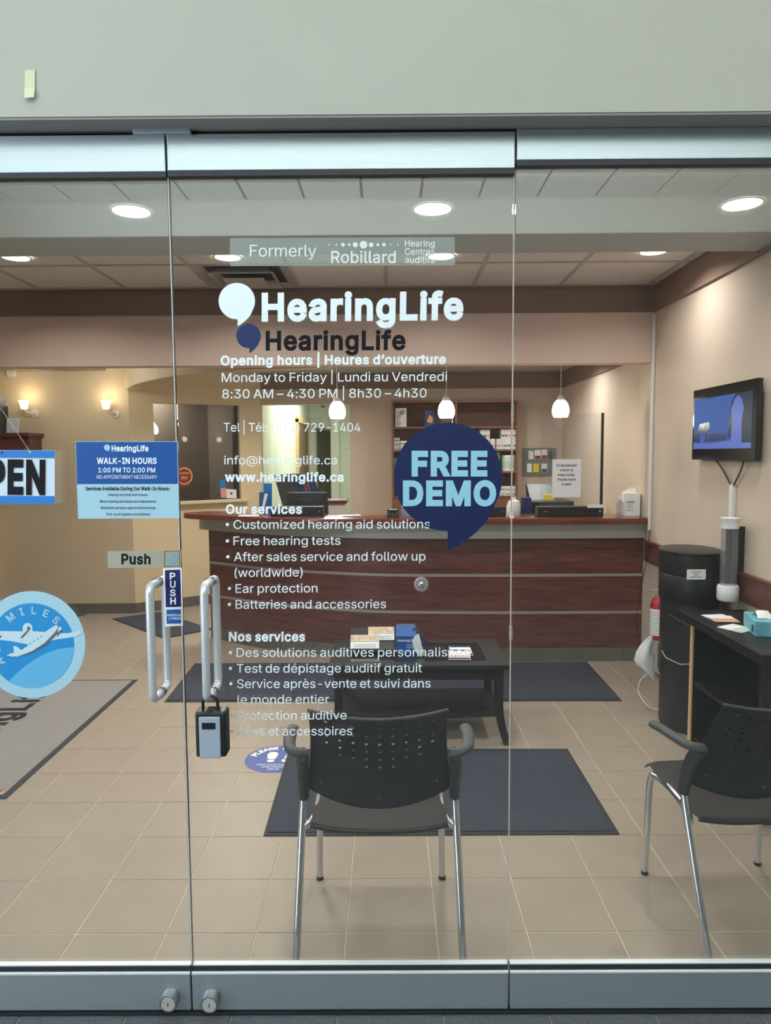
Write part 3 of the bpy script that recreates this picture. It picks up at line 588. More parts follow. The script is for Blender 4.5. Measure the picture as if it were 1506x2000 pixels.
JX1 = onY(352, 1114, GL).x; JX1 = -.5755; JX2 = .3385
def door_leaf(name, x0, x1, ztop, zr, tilt=0, pan=0):
    e = bpy.data.objects.new(name, None); COL.objects.link(e); e['kind'] = 'structure'
    # bottom rail, gasket strip, top rail, gasket
    MB().box(x0, x1, GL-.014, GL+.03, .012, .125).build('bottom_rail', M('alu'), e, bevel=.002)
    bx(x0, x1, GL-.016, GL-.010, .1225, .1275).build('rail_lip_highlight', M('bright_line'), e)  # pale strip drawing the highlight line along the rail
    bx(x0+.001, x1-.001, GL-.004, GL+.018, .1275, .139).build('gasket', M('gasket'), e)
    MB().box(x0, x1, GL-.014, GL+.03, zr, ztop).build('top_rail', M('alu'), e, bevel=.002)
    bx(x0, x1, GL-.012, GL+.02, zr-.013, zr).build('gasket', M('gasket'), e)
    bx(x0+.001, x1-.001, GL-.002, GL+.014, .139, .1425).build('glass_edge_line', M('bright_line'), e)  # thin pale strip drawn along the bottom edge of the glass
    p = bx(x0+.001, x1-.001, -.006, .006, .12, zr).build('pane', glass, e)
    bm = bmesh.new(); bm.from_mesh(p.data); c = Vector(((x0+x1)/2, 0, 1.2))
    bmesh.ops.rotate(bm, cent=c, matrix=Matrix.Rotation(tilt, 3, 'X') @ Matrix.Rotation(pan, 3, 'Z'), verts=bm.verts); bm.to_mesh(p.data); bm.free()
    p.location.y = GL+.006
    return e
dl = door_leaf('door_1', -2.0, JX1-.002, 2.444, 2.350)
dm = door_leaf('door_2', JX1+.003, JX2-.001, 2.445, 2.352)
dr = door_leaf('window_1', JX2+.004, 2.2, 2.4515, 2.372)
MB().box(JX1-.002, JX1+.0025, GL+.009, GL+.013, .0, 2.44).build('edge_strip', M('gasket'), dm)
MB().box(JX1-.0005, JX1+.001, GL-.001, GL+.006, .14, 2.35).build('edge_strip', M('bright_line'), dm)
bx(JX2, JX2+.003, GL+.009, GL+.013, .0, 2.45).build('edge_strip', M('tbar'), dm)
bx(-2.6, 2.2, GL-.02, GL+.04, -.002, .008).build('threshold', M('gasket'), fo)
cp = bx(-.655, -.505, GL-.03, GL-.01, 2.4405, 2.4575).build('cover_plate', M('alu'), dl, bevel=.002)
def cylinder_lock(px, py, parent):
    p = onY(px, py, GL-.03); e = thing('door_lock', None, None); del_ = e; e.parent = parent
    MB().lathe([(.0245, -.028), (.026, -.026), (.026, .014)], (p.x, GL-.014, p.z), 24, 'y').build('lock_body', M('lock_metal'), e, smooth=True)
    MB().lathe([(.0195, -.0), (.02, .002)], (p.x, GL-.0445, p.z), 20, 'y').build('lock_face', M('steel'), e, smooth=True)
    bx(p.x-.0012, p.x+.0012, GL-.0452, GL-.0444, p.z-.005, p.z+.005).build('keyhole', M('black'), e)
cylinder_lock(331, 1955, dl); cylinder_lock(411, 1957, dm)
def pull(x, parent):
    e = bpy.data.objects.new('door_handle', None); COL.objects.link(e); e.parent = parent
    z0, z1 = .945, 1.258; r = .0112
    for sgn, nm in ((-1, 'outer_bar'), (1, 'inner_bar')):
        yb = GL+.006+sgn*.066; y0 = GL+.006+sgn*.008
        pts = [(x, y0, z0)]+[(x, yb-sgn*.02+sgn*.02*math.sin(a), z0+.02-.02*math.cos(a)) for a in [R(k) for k in (0, 22, 45, 67, 90)]]
        pts += [(x, yb-sgn*.02+sgn*.02*math.cos(a), z1-.02+.02*math.sin(a)) for a in [R(k) for k in (0, 22, 45, 67, 90)]]+[(x, y0, z1)]
        MB().tube(pts, r, 20).build(nm, M('handle_steel'), e, smooth=True)
    mb = MB()
    for z in (z0, z1):
        for y in (GL-.006, GL+.012): mb.lathe([(.0145, 0), (.0145, .006)], (x, y, z), 20, 'y')
    mb.build('collar', M('chrome'), e, smooth=True)
pull(-.641, dl); pull(-.495, dm)
# key safe hanging from the right-hand pull
ks = thing('key_lockbox', 'black and silver key lockbox hanging by its shackle from the door handle', 'lockbox')
a, b = onY(381, 1390, GL-.075), onY(443, 1478, GL-.075); lx0, lx1, lz1, lz0 = a.x, b.x, a.z, b.z; yl = GL-.058
bx(lx0, lx1, yl-.022, yl+.03, lz0, lz1).build('body', M('black_plastic'), ks, bevel=.006)
bx(lx0+.011, lx1-.014, yl-.027, yl-.02, lz0-.001, lz1-.012).build('cover', mat('lockbox_cover', S(164, 178, 194), .4, metal=.1), ks, bevel=.003)
bx(lx0+.02, lx1-.026, yl-.029, yl-.0265, lz1-.045, lz1-.027).build('shutter', M('black'), ks, bevel=.001)
xc = (lx0+lx1)/2-.004; sh = [(xc-.020, yl, lz1-.005), (xc-.020, yl, lz1+.018)]+[(xc+.02*math.cos(t), yl+.0, lz1+.02+.018*math.sin(t)) for t in [R(k) for k in range(170, 0, -20)]]+[(xc+.02, yl, lz1+.018), (xc+.02, yl, lz1-.005)]
MB().tube(sh, .0042, 12).build('shackle', M('black'), ks, smooth=True)

# ------------------------------------------------------------------ lettering and stickers on the glass
YD = GL-.0012                                 # just in front of the panes
UX, UZ = Vector((1, 0, 0)), Vector((0, 0, 1))
def gtext(body, x0, x1, yb, capx, m, parent, bold=0, name='lettering', Y=YD, yb1=None):
    P0 = onY(x0, yb, Y); P1 = onY(x1, yb1 if yb1 is not None else yb, Y); c = (onY(x0, yb-capx, Y)-P0).length; d = P1-P0
    return text(body, P0, d.normalized(), (onY(x0, yb-capx, Y)-P0).normalized(), d.length, c, m, parent, name, bold)
def gpoly(name, pts, m, parent, Y=YD, th=.0004): return flatpoly(name, [onY(x, y, Y) for x, y in pts], m, parent, th, (0, 1, 0))
def circ(cx, cy, r, n=48, ry=None, a0=0, a1=360): return [(cx+r*math.cos(R(a0+(a1-a0)*k/n)), cy-(ry or r)*math.sin(R(a0+(a1-a0)*k/n))) for k in range(n if a1-a0 == 360 else n+1)]
def bubble(cx, cy, r, tx, ty):                # round speech bubble: circle, straight left side of the tail at tx, tip at ty
    pts = circ(cx, cy, r, 46, None, -35, 270-8+0)
    a = [(cx+r*math.cos(R(t)), cy-r*math.sin(R(t))) for t in range(-30, 262, 6)]
    a.append((tx, cy+r)); a.append((tx, ty))
    ex, ey = cx+r*math.cos(R(-30)), cy-r*math.sin(R(-30))
    for k in range(1, 8):
        t = k/8; qx, qy = cx+r*.72, cy+r*1.0
        a.append(((1-t)**2*tx+2*t*(1-t)*qx+t*t*ex, (1-t)**2*ty+2*t*(1-t)*qy+t*t*ey))
    return a
VW = M('vinyl_white')
d = thing('previous_name_decal', 'clear strip high on the middle door reading Formerly under a row of dots', 'decal')
gpoly('film', [(449, 465), (888, 463), (889, 518), (449, 520)], haze, d, th=.0002)
yy = YD-.0004
LT = mat('film_text', S(226, 232, 230), .6)
gtext('Formerly', 488, 618, 501, 23, LT, d, -3, Y=yy)
gtext('Robillard', 647, 773, 513.5, 23, LT, d, 5, Y=yy)
for k, (x, r) in enumerate([(643, 1.6), (657, 1.8), (670, 3.6), (682, 2.6), (694, 5), (710, 7.5), (725, 4.6), (738, 2.8), (750, 3.6), (763, 1.6), (777, 1.6)]):
    gpoly('dot', circ(x, 478, r, 16), LT, d, Y=yy, th=0)
for t, y in (('Hearing', 481.5), ('Centres', 497.5), ('auditifs', 513.5)): gtext(t, 791, 849, y, 12.5, LT, d, 3, Y=yy)
d = thing('white_name_decal', 'large pale lettering and pale speech bubble naming the clinic across the middle door', 'decal')
gpoly('speech_bubble', bubble(462.5, 588, 35.5, 464, 637), VW, d)
gtext('HearingLife', 511, 905, 625, 50, VW, d, 17, yb1=622)
d = thing('dark_name_decal', 'smaller black lettering with a navy speech bubble under the large pale name', 'decal')
gpoly('speech_bubble', bubble(485.5, 656, 24, 487, 690), M('vinyl_navy'), d)
gtext('HearingLife', 519, 792, 683, 35, M('vinyl_black'), d, 14, yb1=682)
d = thing('opening_hours_decal', 'white lettering on the middle door giving the opening hours in English and French', 'decal')
gtext('Opening hours | Heures d’ouverture', 431, 871, 713, 17.5, VW, d, 14, yb1=710)
gtext('Monday to Friday | Lundi au Vendredi', 433, 873, 746, 17.5, VW, d, -2, yb1=744)
gtext('8:30 AM – 4:30 PM | 8h30 – 4h30', 434, 833, 778, 17.5, VW, d, -2, yb1=776)
d = thing('contact_decal', 'white lettering with a phone number, mail address and web address on the middle door', 'decal')
gtext('Tel | Tél: (613) 729-1404', 437, 704, 843, 17, VW, d, -2)
gtext('info@hearinglife.ca', 438, 658, 907, 16.5, VW, d, -2)
gtext('www.hearinglife.ca', 439, 671, 940, 16.5, VW, d, 14)
d = thing('english_services_decal', 'white lettering headed Our services with a bulleted list in English', 'decal')
gtext('Our services', 441, 590, 1003, 17, VW, d, 14)
for t, x0, x1, y, bl in (('Customized hearing aid solutions', 456, 840, 1033, 1), ('Free hearing tests', 456, 665, 1065, 1), ('After sales service and follow up', 457, 831, 1096, 1),
                    ('(worldwide)', 458, 591, 1127, 0), ('Ear protection', 460, 620, 1158, 1), ('Batteries and accessories', 460, 754, 1189, 1)):
    gtext(t, x0, x1, y, 17, VW, d, -2, yb1=y-1)
    if bl: gpoly('bullet', circ(x0-12, y-8.5, 3.2, 14), VW, d, th=0)
d = thing('french_services_decal', 'white lettering headed Nos services with a bulleted list in French', 'decal')
gtext('Nos services', 447, 596, 1252, 17, VW, d, 14)
for t, x0, x1, y, bl in (('Des solutions auditives personnalisées', 462, 916, 1283, 1), ('Test de dépistage auditif gratuit', 462, 824, 1314, 1), ('Service après-vente et suivi dans', 463, 841, 1344, 1),
                    ('le monde entier', 464, 643, 1375, 0), ('Protection auditive', 464, 677, 1406, 1), ('Piles et accessoires', 465, 688, 1437, 1)):
    gtext(t, x0, x1, y, 17, VW, d, -2, yb1=y-1)
    if bl: gpoly('bullet', circ(x0-12, y-8.5, 3.2, 14), VW, d, th=0)
d = thing('free_demo_sticker', 'big navy speech bubble sticker reading FREE DEMO beside the pane joint', 'sticker')
gpoly('speech_bubble', bubble(875, 931.5, 106, 874.5, 1077), M('demo_navy'), d)
gtext('FREE', 804, 952, 927, 43, M('demo_text'), d, 22, Y=yy); gtext('DEMO', 787, 969, 985, 43, M('demo_text'), d, 22, Y=yy)
# walk-in hours poster
d = thing('walk_in_hours_poster', 'blue and pale blue taped poster reading WALK-IN HOURS on the left door', 'poster')
gpoly('sheet', [(147, 862), (347, 862), (350.5, 1012), (152.5, 1013)], M('pale_blue'), d)
gpoly('panel', [(148, 863), (345.5, 863), (347.5, 945), (150.5, 945.5)], M('vinyl_blue'), d, Y=yy, th=0)
y3 = yy-.0004
gpoly('logo', bubble(209, 874, 6, 211, 883), M('pale_blue'), d, Y=y3, th=0)
gtext('HearingLife', 218, 290, 881, 10.5, M('vinyl_white'), d, 16, Y=y3)
gtext('WALK-IN HOURS', 189, 306, 905.5, 11, M('vinyl_white'), d, 14, Y=y3)
gtext('1:00 PM TO 2:00 PM', 192, 303, 922.5, 9, M('vinyl_white'), d, 8, Y=y3)
gtext('NO APPOINTMENT NECESSARY', 189, 307, 935, 7, M('vinyl_white'), d, -2, Y=y3)
gtext('Services Available During Our Walk-In Hours:', 167, 331, 957.5, 6.5, M('ink'), d, 14, Y=y3)
for t, x0, x1, y in (('Hearing aid clean and checks', 211, 288, 968.5), ('Minor hearing aid repairs and adjustments', 195, 305, 981.5), ('Bluetooth pairing or app troubleshooting', 197, 303, 994), ('Pick-up of supplies and batteries', 208, 293, 1006.5)):
    gtext(t, x0, x1, y, 4.6, M('ink'), d, 3, Y=y3)
# OPEN sign on its ball chain
d = thing('open_sign', 'blue and white OPEN sign hanging on a ball chain from a suction hook', 'sign')
ys = GL-.02; ys2 = ys-.0022
gpoly('board', [(-112, 879), (106.5, 879.5), (107, 985), (-112, 984)], M('open_white'), d, Y=ys, th=.002)
gpoly('band', [(-111, 879.5), (106, 880), (106, 894), (-111, 893)], M('bright_blue'), d, Y=ys2, th=0); gpoly('band', [(-111, 968), (106.5, 969), (107, 984.5), (-111, 983.5)], M('bright_blue'), d, Y=ys2, th=0)
gtext('OPEN', -70, 88, 961, 60, M('vinyl_black'), d, 20, Y=ys2, yb1=962.5)
gpoly('dot', circ(4, 884, 2.6, 14), M('vinyl_navy'), d, Y=ys2-.0005, th=0); gpoly('eyelet', circ(58, 882.5, 2.6, 14), M('steel'), d, Y=ys2-.0005, th=0)
ch = MB(); c0 = onY(2, 798, ys-.004)
for k in range(26):
    p = c0.lerp(onY(57, 880, ys-.004), k/25); ch.sphere(p, .0016, 4)
    p = c0.lerp(onY(-53, 880, ys-.004), k/25); ch.sphere(p, .0016, 4)
tag(ch.build('ball_chain', M('rope_white'), d, smooth=True), kind='stuff')
sk = thing('suction_hook', 'clear plastic suction cup hook holding the hanging sign', 'hook')
p = onY(-2, 785, GL-.002)
MB().lathe([(.018, 0), (.015, -.004), (.008, -.007), (.004, -.012)], (p.x, p.y, p.z), 24, 'y').build('cup', clear, sk, smooth=True)
MB().lathe([(.005, -.012), (.005, -.018)], (p.x, p.y, p.z), 14, 'y').build('hook', M('rope_white'), sk, smooth=True)
# push plate, push sticker
d = thing('push_plate', 'brushed metal plate lettered Push in black with a hand symbol, above the left handle', 'sign')
gpoly('plate', [(210, 1076.5), (354, 1074.5), (354, 1107.5), (211, 1109.5)], M('brass_plate'), d, th=.0006)
gtext('Push', 237, 294, 1101.5, 19, M('vinyl_black'), d, 14, Y=yy)
mb = MB(); mb.tube([onY(x, y, yy-.0004) for x, y in [(321.5, 1076.5), (350.5, 1076), (351, 1105.5), (321.5, 1106.5)]], .0007, 4, closed=True); mb.build('frame', M('ink'), d)
gpoly('hand_symbol', [(326, 1101), (328, 1093), (325, 1090), (327, 1088), (333, 1091), (334, 1085), (337, 1084), (339, 1080), (342, 1082), (344, 1081), (345, 1085), (347, 1087), (346, 1094), (342, 1099), (341, 1102), (329, 1103)], mat('symbol', S(130, 160, 180), .5), d, Y=yy-.0004, th=0)
d = thing('vertical_push_sticker', 'upright navy and white sticker reading PUSH with a blue card logo below', 'sticker')
gpoly('backing', [(318, 1110), (355, 1109), (357.5, 1222), (322, 1224)], M('white'), d)
gpoly('panel', [(322, 1113.5), (352, 1112.5), (354, 1185), (324, 1186)], mat('push_navy', S(16, 26, 100), .5), d, Y=yy, th=0)
gpoly('card_logo', [(325, 1191), (353.5, 1190), (354, 1217.5), (325.5, 1218.5)], mat('card_blue', S(20, 90, 170), .5), d, Y=yy, th=0)
for t, x, y in (('P', 331.5, 1131.5), ('U', 332, 1147.5), ('S', 332, 1164), ('H', 332.5, 1180)): gtext(t, x, x+11, y, 12.5, M('white'), d, 12, Y=y3)
gtext('AMERICAN', 326, 353, 1203.5, 4.2, M('white'), d, 6, Y=y3); gtext('EXPRESS', 330, 353.5, 1210, 4.2, M('white'), d, 6, Y=y3)
# round airline sticker
d = thing('round_plane_sticker', 'round pale blue sticker with a white propeller plane over a blue globe', 'sticker')
gpoly('disc', circ(62, 1259, 104.5, 64), M('pale_blue'), d)
gpoly('sky', circ(62, 1261, 83, 64), mat('sky_blue', S(20, 140, 208), .5), d, Y=yy, th=0)
hz = [(145*1.0, 1264)]; pts = [(62+83*math.cos(R(t)), 1261-83*math.sin(R(t))) for t in range(-2, -118, -6)]
pts += [(18+ (145-18)*t, 1329-(1329-1264)*(1-(1-t)**2)) for t in [k/8 for k in range(0, 9)]]
gpoly('globe', pts, mat('globe_blue', S(96, 178, 226), .5), d, Y=y3, th=0)
y4 = y3-.0004; y5 = y4-.0004
def arcword(body, cx, cy, r, a0, a1, cap, m, parent, Y, bold=10):
    n = len(body); 
    for k, c in enumerate(body):
        if c == ' ': continue
        a = R(a0+(a1-a0)*k/(n-1)); P = onY(cx+r*math.cos(a), cy-r*math.sin(a), Y); s = (onY(cx, cy, Y)-onY(cx+1, cy, Y)).length
        V = Vector((math.cos(a), 0, math.sin(a))); U = Vector((math.sin(a), 0, -math.cos(a)))
        text(c, P, U, V, None, cap*s, m, parent, 'lettering', bold, .5)
arcword('AIR MILES', 62, 1261, 62, 207, 46, 14, M('pale_blue'), d, y4)
PB = M('plane_pale'); gpoly('wing', [(-34, 1246), (-34, 1232), (40, 1233), (70, 1233), (110, 1236), (130, 1237), (155, 1232), (159, 1236), (150, 1243), (104, 1250), (76, 1262), (56, 1259), (20, 1252)], M('plane_pale'), d, Y=y4, th=0)
gpoly('fuselage', [(28, 1281), (26, 1262), (32, 1262), (42, 1270), (80, 1240), (100, 1226), (110, 1220), (114, 1224), (108, 1236), (88, 1256), (60, 1273), (32, 1283)], M('plane_pale'), d, Y=y5, th=0)
gpoly('belly', [(36, 1282), (62, 1272), (88, 1255), (108, 1234), (114, 1225), (112, 1238), (92, 1258), (66, 1275)], M('ink_grey'), d, Y=y5-.0004, th=0)
gpoly('tail', [(13, 1280), (25, 1275), (34, 1278), (26, 1283)], M('plane_pale'), d, Y=y5-.0003, th=0)
gpoly('engine', [(44, 1236), (45, 1222), (50, 1217), (57, 1217), (63, 1222), (64, 1236)], M('plane_pale'), d, Y=y5, th=0)
gpoly('propeller_hub', circ(56, 1227, 3.4, 12), M('ink_grey'), d, Y=y5-.0004, th=0)
gpoly('nacelle', [(54, 1230), (60, 1228), (44, 1246), (39, 1246)], M('ink_grey'), d, Y=y5-.0003, th=0)
gpoly('engine', [(112, 1226), (118, 1224), (122, 1229), (116, 1240), (110, 1241)], M('plane_pale'), d, Y=y5, th=0)
gpoly('nacelle', [(112, 1236), (121, 1228), (120, 1234), (111, 1244)], M('ink_grey'), d, Y=y5-.0003, th=0)
for k in range(5): gpoly('cabin_window', circ(52+k*7.2, 1262-k*4.8, 1.4, 6), M('ink_grey'), d, Y=y5-.0008, th=0)
# tape on the fascia, clear bumper on the door
tp = thing('masking_tape', 'short peeling strip of pale masking tape stuck on the wall above the doors', 'tape')
a = [onY(49, 137, 1.862), onY(68, 136, 1.862), onY(68, 172, 1.862), onY(48, 172, 1.862), onY(66, 190, 1.854), onY(47, 191, 1.854)]
MB().add(a+[v+Vector((0, .0006, 0)) for v in a], [(0, 1, 2, 3), (3, 2, 4, 5), (9, 8, 7, 6), (11, 10, 8, 9), (0, 6, 7, 1), (1, 7, 8, 2), (2, 8, 10, 4), (4, 10, 11, 5), (5, 11, 9, 3), (3, 9, 6, 0)]).build('strip', M('tape'), tp)
bp = thing('clear_door_bumper', 'small round clear bumper stuck on the middle door in front of the counter', 'door bumper')
p = onY(823, 1141, GL-.001)
MB().lathe([(.0205, 0), (.0205, -.004), (.017, -.008)], (p.x, p.y, p.z), 28, 'y').build('ring', mat('bumper', S(190, 180, 176), .2, metal=.6), bp, smooth=True)
MB().lathe([(.008, -.008), (.007, -.012), (.003, -.014)], (p.x, p.y, p.z), 16, 'y').build('stud', M('chrome'), bp, smooth=True)

# ------------------------------------------------------------------ mats
def floormat(name, label, corners, m, e=.02, h=.009):
    t = thing(name, label, 'floor mat', 'entrance and waiting-area mats')
    c = [Vector((x, y, 0)) for x, y in corners]; ce = sum(c, Vector())/4
    inn = []
    for k in range(4):
        a = (c[k-1]-c[k]).normalized(); b = (c[(k+1) % 4]-c[k]).normalized(); inn.append(c[k]+(a+b)*e)
    vs = [v+Vector((0, 0, .001)) for v in c]+[v+Vector((0, 0, h*.5)) for v in c]+[v+Vector((0, 0, h*.6)) for v in inn]
    MB().add(vs, [(0, 1, 2, 3), (0, 4, 5, 1), (1, 5, 6, 2), (2, 6, 7, 3), (3, 7, 4, 0), (4, 8, 9, 5), (5, 9, 10, 6), (6, 10, 11, 7), (7, 11, 8, 4), (8, 11, 10, 9)]).build('rubber_border', M('mat_edge'), t)
    nx = 24; mb = MB(); g = []
    for j in range(nx+1):
        for i in range(nx+1):
            u, v = i/nx, j/nx; p = inn[0].lerp(inn[1], u).lerp(inn[3].lerp(inn[2], u), v); g.append((p.x, p.y, h+random.uniform(-.0006, .0006)))
    mb.add(g, [(j*(nx+1)+i, j*(nx+1)+i+1, (j+1)*(nx+1)+i+1, (j+1)*(nx+1)+i) for j in range(nx) for i in range(nx)])
    k = len(mb.v); r = [inn[0], inn[1], inn[2], inn[3]]; mb.add([v+Vector((0, 0, h*.6)) for v in r]+[v+Vector((0, 0, h)) for v in r], [(0, 1, 5, 4), (1, 2, 6, 5), (2, 3, 7, 6), (3, 0, 4, 7)])
    mb.build('carpet_pile', m, t); return t
floormat('floor_mat', 'dark blue-grey mat lying between the middle chair and the coffee table', [(-.535, 2.897), (.969, 2.897), (.968, 3.768), (-.55, 3.785)], M('mat_navy'))
floormat('floor_mat', 'dark blue-grey mat lying along the foot of the reception counter behind the coffee table', [(-1.468, 4.545), (1.51, 4.52), (1.522, 5.39), (-1.50, 5.40)], M('mat_navy'))
floormat('floor_mat', 'dark mat turned cornerwise near the slanted wall, left of the counter', [(-2.735, 6.93), (-1.975, 6.154), (-1.62, 6.48), (-2.35, 7.22)], M('mat_navy'))
floormat('floor_mat', 'small dark mat beside the left wall baseboard, seen past the round sticker', [(-4.1, 6.5), (-3.16, 6.92), (-3.06, 7.14), (-4.1, 7.1)], M('mat_navy'))
gm = floormat('floor_mat', 'pale grey entrance mat with black lettering at the far left of the floor', [(-3.6, 3.235), (-1.806, 3.235), (-1.803, 5.008), (-3.6, 5.0)], M('mat_grey'), .03)
gm['label'] = 'pale grey entrance mat with large black lettering behind the left door'
text('HearingLife', (-2.30, 3.35, .0112), (0, 1, 0), (-1, 0, 0), 1.50, .16, M('vinyl_black'), gm, 'lettering', 14)
for (x, y) in ((-1.86, 3.29),): MB().lathe([(.016, 0), (.012, .003)], (x, y, .009), 14).build('grommet', mat('brass', S(190, 140, 80), .3, metal=1), gm, smooth=True)
# floor sticker
fs = thing('please_wait_floor_sticker', 'round blue floor sticker with white footprints reading PLEASE WAIT', 'floor sticker')
fcx, fcy = -.598, 3.668; FR = .168
flatpoly('disc', [(fcx+FR*math.cos(R(a)), fcy+FR*math.sin(R(a)), .0012) for a in range(0, 360, 8)], mat('sticker_blue', S(62, 84, 160), .5), fs, .0004, (0, 0, -1))
def foot(cx, cy, an, s):
    out = []
    sole = [(.0, -.01), (.022, -.008), (.03, .02), (.036, .05), (.03, .078), (.01, .09), (-.012, .086), (-.026, .06), (-.024, .03), (-.02, 0)]
    heel = [(-.018, -.04), (0, -.048), (.018, -.042), (.022, -.018), (-.02, -.014)]
    for P in (sole, heel):
        flatpoly('footprint', [(cx+(x*s)*math.cos(an)-y*s*math.sin(an), cy+(x*s)*math.sin(an)+y*s*math.cos(an), .0018) for x, y in P], M('white'), fs)
foot(fcx-.03, fcy+.0, R(4), .95); foot(fcx+.055, fcy+.0, R(-18), .95)
n = len('PLEASE WAIT!')
for k, c in enumerate('PLEASE WAIT!'):
    a = R(160-132*k/(n-1)); 
    if c != ' ': text(c, (fcx+.118*math.cos(a), fcy+.118*math.sin(a), .0018), (math.sin(a), -math.cos(a), 0), (math.cos(a), math.sin(a), 0), None, .032, M('white'), fs, 'lettering', 26, .5)
for t, y, wd in (('Thank you for practising', -.082, .19), ('social distancing', -.108, .13), ('with us!', -.134, .06)):
    text(t, (fcx, fcy+y, .0018), (1, 0, 0), (0, 1, 0), wd, .015, M('white'), fs, 'lettering', 10, .5)

# ------------------------------------------------------------------ chairs
def make_chair(label, loc, rz):
    t = thing('waiting_room_chair', label, 'chair', 'black plastic waiting-room chairs', loc, rz)
    # backrest: curved perforated shell
    nx, nz = 52, 46; bm = bmesh.new(); g = []
    for j in range(nz+1):
        v = j/nz; row = []
        for i in range(nx+1):
            u = 2*i/nx-1; zb = .502-.058*(1-u*u); zt = .822-.018*(1-u*u); z = zb+(zt-zb)*v
            hw = .243-.026*v-.008*math.sin(math.pi*v); y = -.045-.15*v**1.25-.035*(1-u*u)+.012*math.sin(math.pi*v)
            row.append(bm.verts.new((hw*u, y, z)))
        g.append(row)
    hole = set()
    for ci in range(9):
        i = 6+ci*5-0; depth = [4, 5, 5, 6, 6, 6, 5, 5, 4][ci]
        for r in range(depth): hole.add((min(i, nx-1), nz-5-r*4-(0 if ci in (0, 8) else 1)))
    for j in range(nz):
        for i in range(nx):
            if (i, j) in hole: continue
            f = bm.faces.new((g[j][i], g[j][i+1], g[j+1][i+1], g[j+1][i])); f.smooth = True
    bmesh.ops.solidify(bm, geom=bm.faces[:], thickness=.007)
    bmesh.ops.recalc_face_normals(bm, faces=bm.faces)
    me = bpy.data.meshes.new('backrest'); bm.to_mesh(me); bm.free(); me.materials.append(M('chair_plastic'))
    br = bpy.data.objects.new('backrest', me); COL.objects.link(br); br.parent = t
    for e in me.polygons: e.use_smooth = True
    # rolled rims
    MB().tube([(2*i/24-1, 0, 0) and ((.243-.026)*(2*i/24-1), -.195-.035*(1-(2*i/24-1)**2)-.002, .822-.018*(1-(2*i/24-1)**2)) for i in range(25)], .0052, 8).build('top_rim', M('armrest'), t, smooth=True)
    for u, z in ((-.80, .535), (.80, .535), (0, .492)): MB().lathe([(.005, .002), (.005, -.003), (.002, -.005)], (.238*u, -.045-.035*(1-u*u)-.018, z), 12, 'y').build('stud', M('armrest'), t, smooth=True)
    # seat shell
    bm = bmesh.new(); g = []; n = 22
    for j in range(n+1):
        v = j/n; row = []
        for i in range(n+1):
            u = 2*i/n-1; y = -.095+.385*v
            z = .392+.012*v+.050*v*v-(.045*max(0, (v-.86)/.14)**2)+.014*abs(u)**3*(1-v)
            z -= .010*max(0, (abs(u)-.8)/.2)**2
            hw = .222+.010*math.sin(math.pi*v); y -= .018*(1-u*u)*(1-v)
            row.append(bm.verts.new((hw*u, y, z)))
        g.append(row)
    for j in range(n):
        for i in range(n): bm.faces.new((g[j][i], g[j][i+1], g[j+1][i+1], g[j+1][i])).smooth = True
    bmesh.ops.solidify(bm, geom=bm.faces[:], thickness=.016); bmesh.ops.recalc_face_normals(bm, faces=bm.faces)
    me = bpy.data.meshes.new('seat'); bm.to_mesh(me); bm.free(); me.materials.append(M('chair_seat')); s_ = bpy.data.objects.new('seat', me); COL.objects.link(s_); s_.parent = t
    MB().tube([((.224*(2*i/16-1)), -.097-.018*(1-(2*i/16-1)**2), .386+.014*abs(2*i/16-1)**3) for i in range(17)], .0105, 10).build('seat_rim', M('black_plastic'), t, smooth=True)
    for s in (-1, 1):
        MB().tube(smoothpath([(s*.262, -.24, .004), (s*.258, -.14, .24), (s*.2525, -.045, .47), (s*.250, -.055, .52)], 5), .0125, 16).build('leg', M('chrome'), t, smooth=True)
        f = MB().tube(smoothpath([(s*.232, .247, .004), (s*.229, .240, .2), (s*.226, .232, .375), (s*.218, .205, .405), (s*.214, .10, .402), (s*.222, -.02, .385), (s*.250, -.085, .385)], 6), .0118, 16).build('leg', M('chrome'), t, smooth=True)
        for x, y in ((.262, -.24), (.232, .247)): MB().lathe([(.0135, 0), (.0135, .012)], (s*x, y, 0), 16).build('foot_cap', M('black'), t, smooth=True)
        post = MB().tube(smoothpath([(s*.2515, -.040, .468), (s*.252, -.058, .53), (s*.25, -.09, .60), (s*.246, -.118, .640), (s*.244, -.128, .652)], 5), [.018]*6+[.0205]*9+[.0185]*6, 16, flat=1.25)
        post.build('arm_post', M('chair_plastic'), t, smooth=True)
        pa = smoothpath([(s*.236, -.120, .650), (s*.262, -.128, .658), (s*.285, -.108, .662), (s*.296, -.05, .665), (s*.300, .02, .664), (s*.298, .078, .656)], 6)
        MB().tube(pa, [.021]*len(pa), 16, flat=.7).build('armrest', M('armrest'), t, smooth=True)
    return t
make_chair('black plastic armchair with a perforated back, whole in view in front of the coffee table', (-.035, 2.345, 0), 0)
make_chair('black plastic armchair cut by the right picture edge, before the console', (1.235, 2.40, 0), R(7))

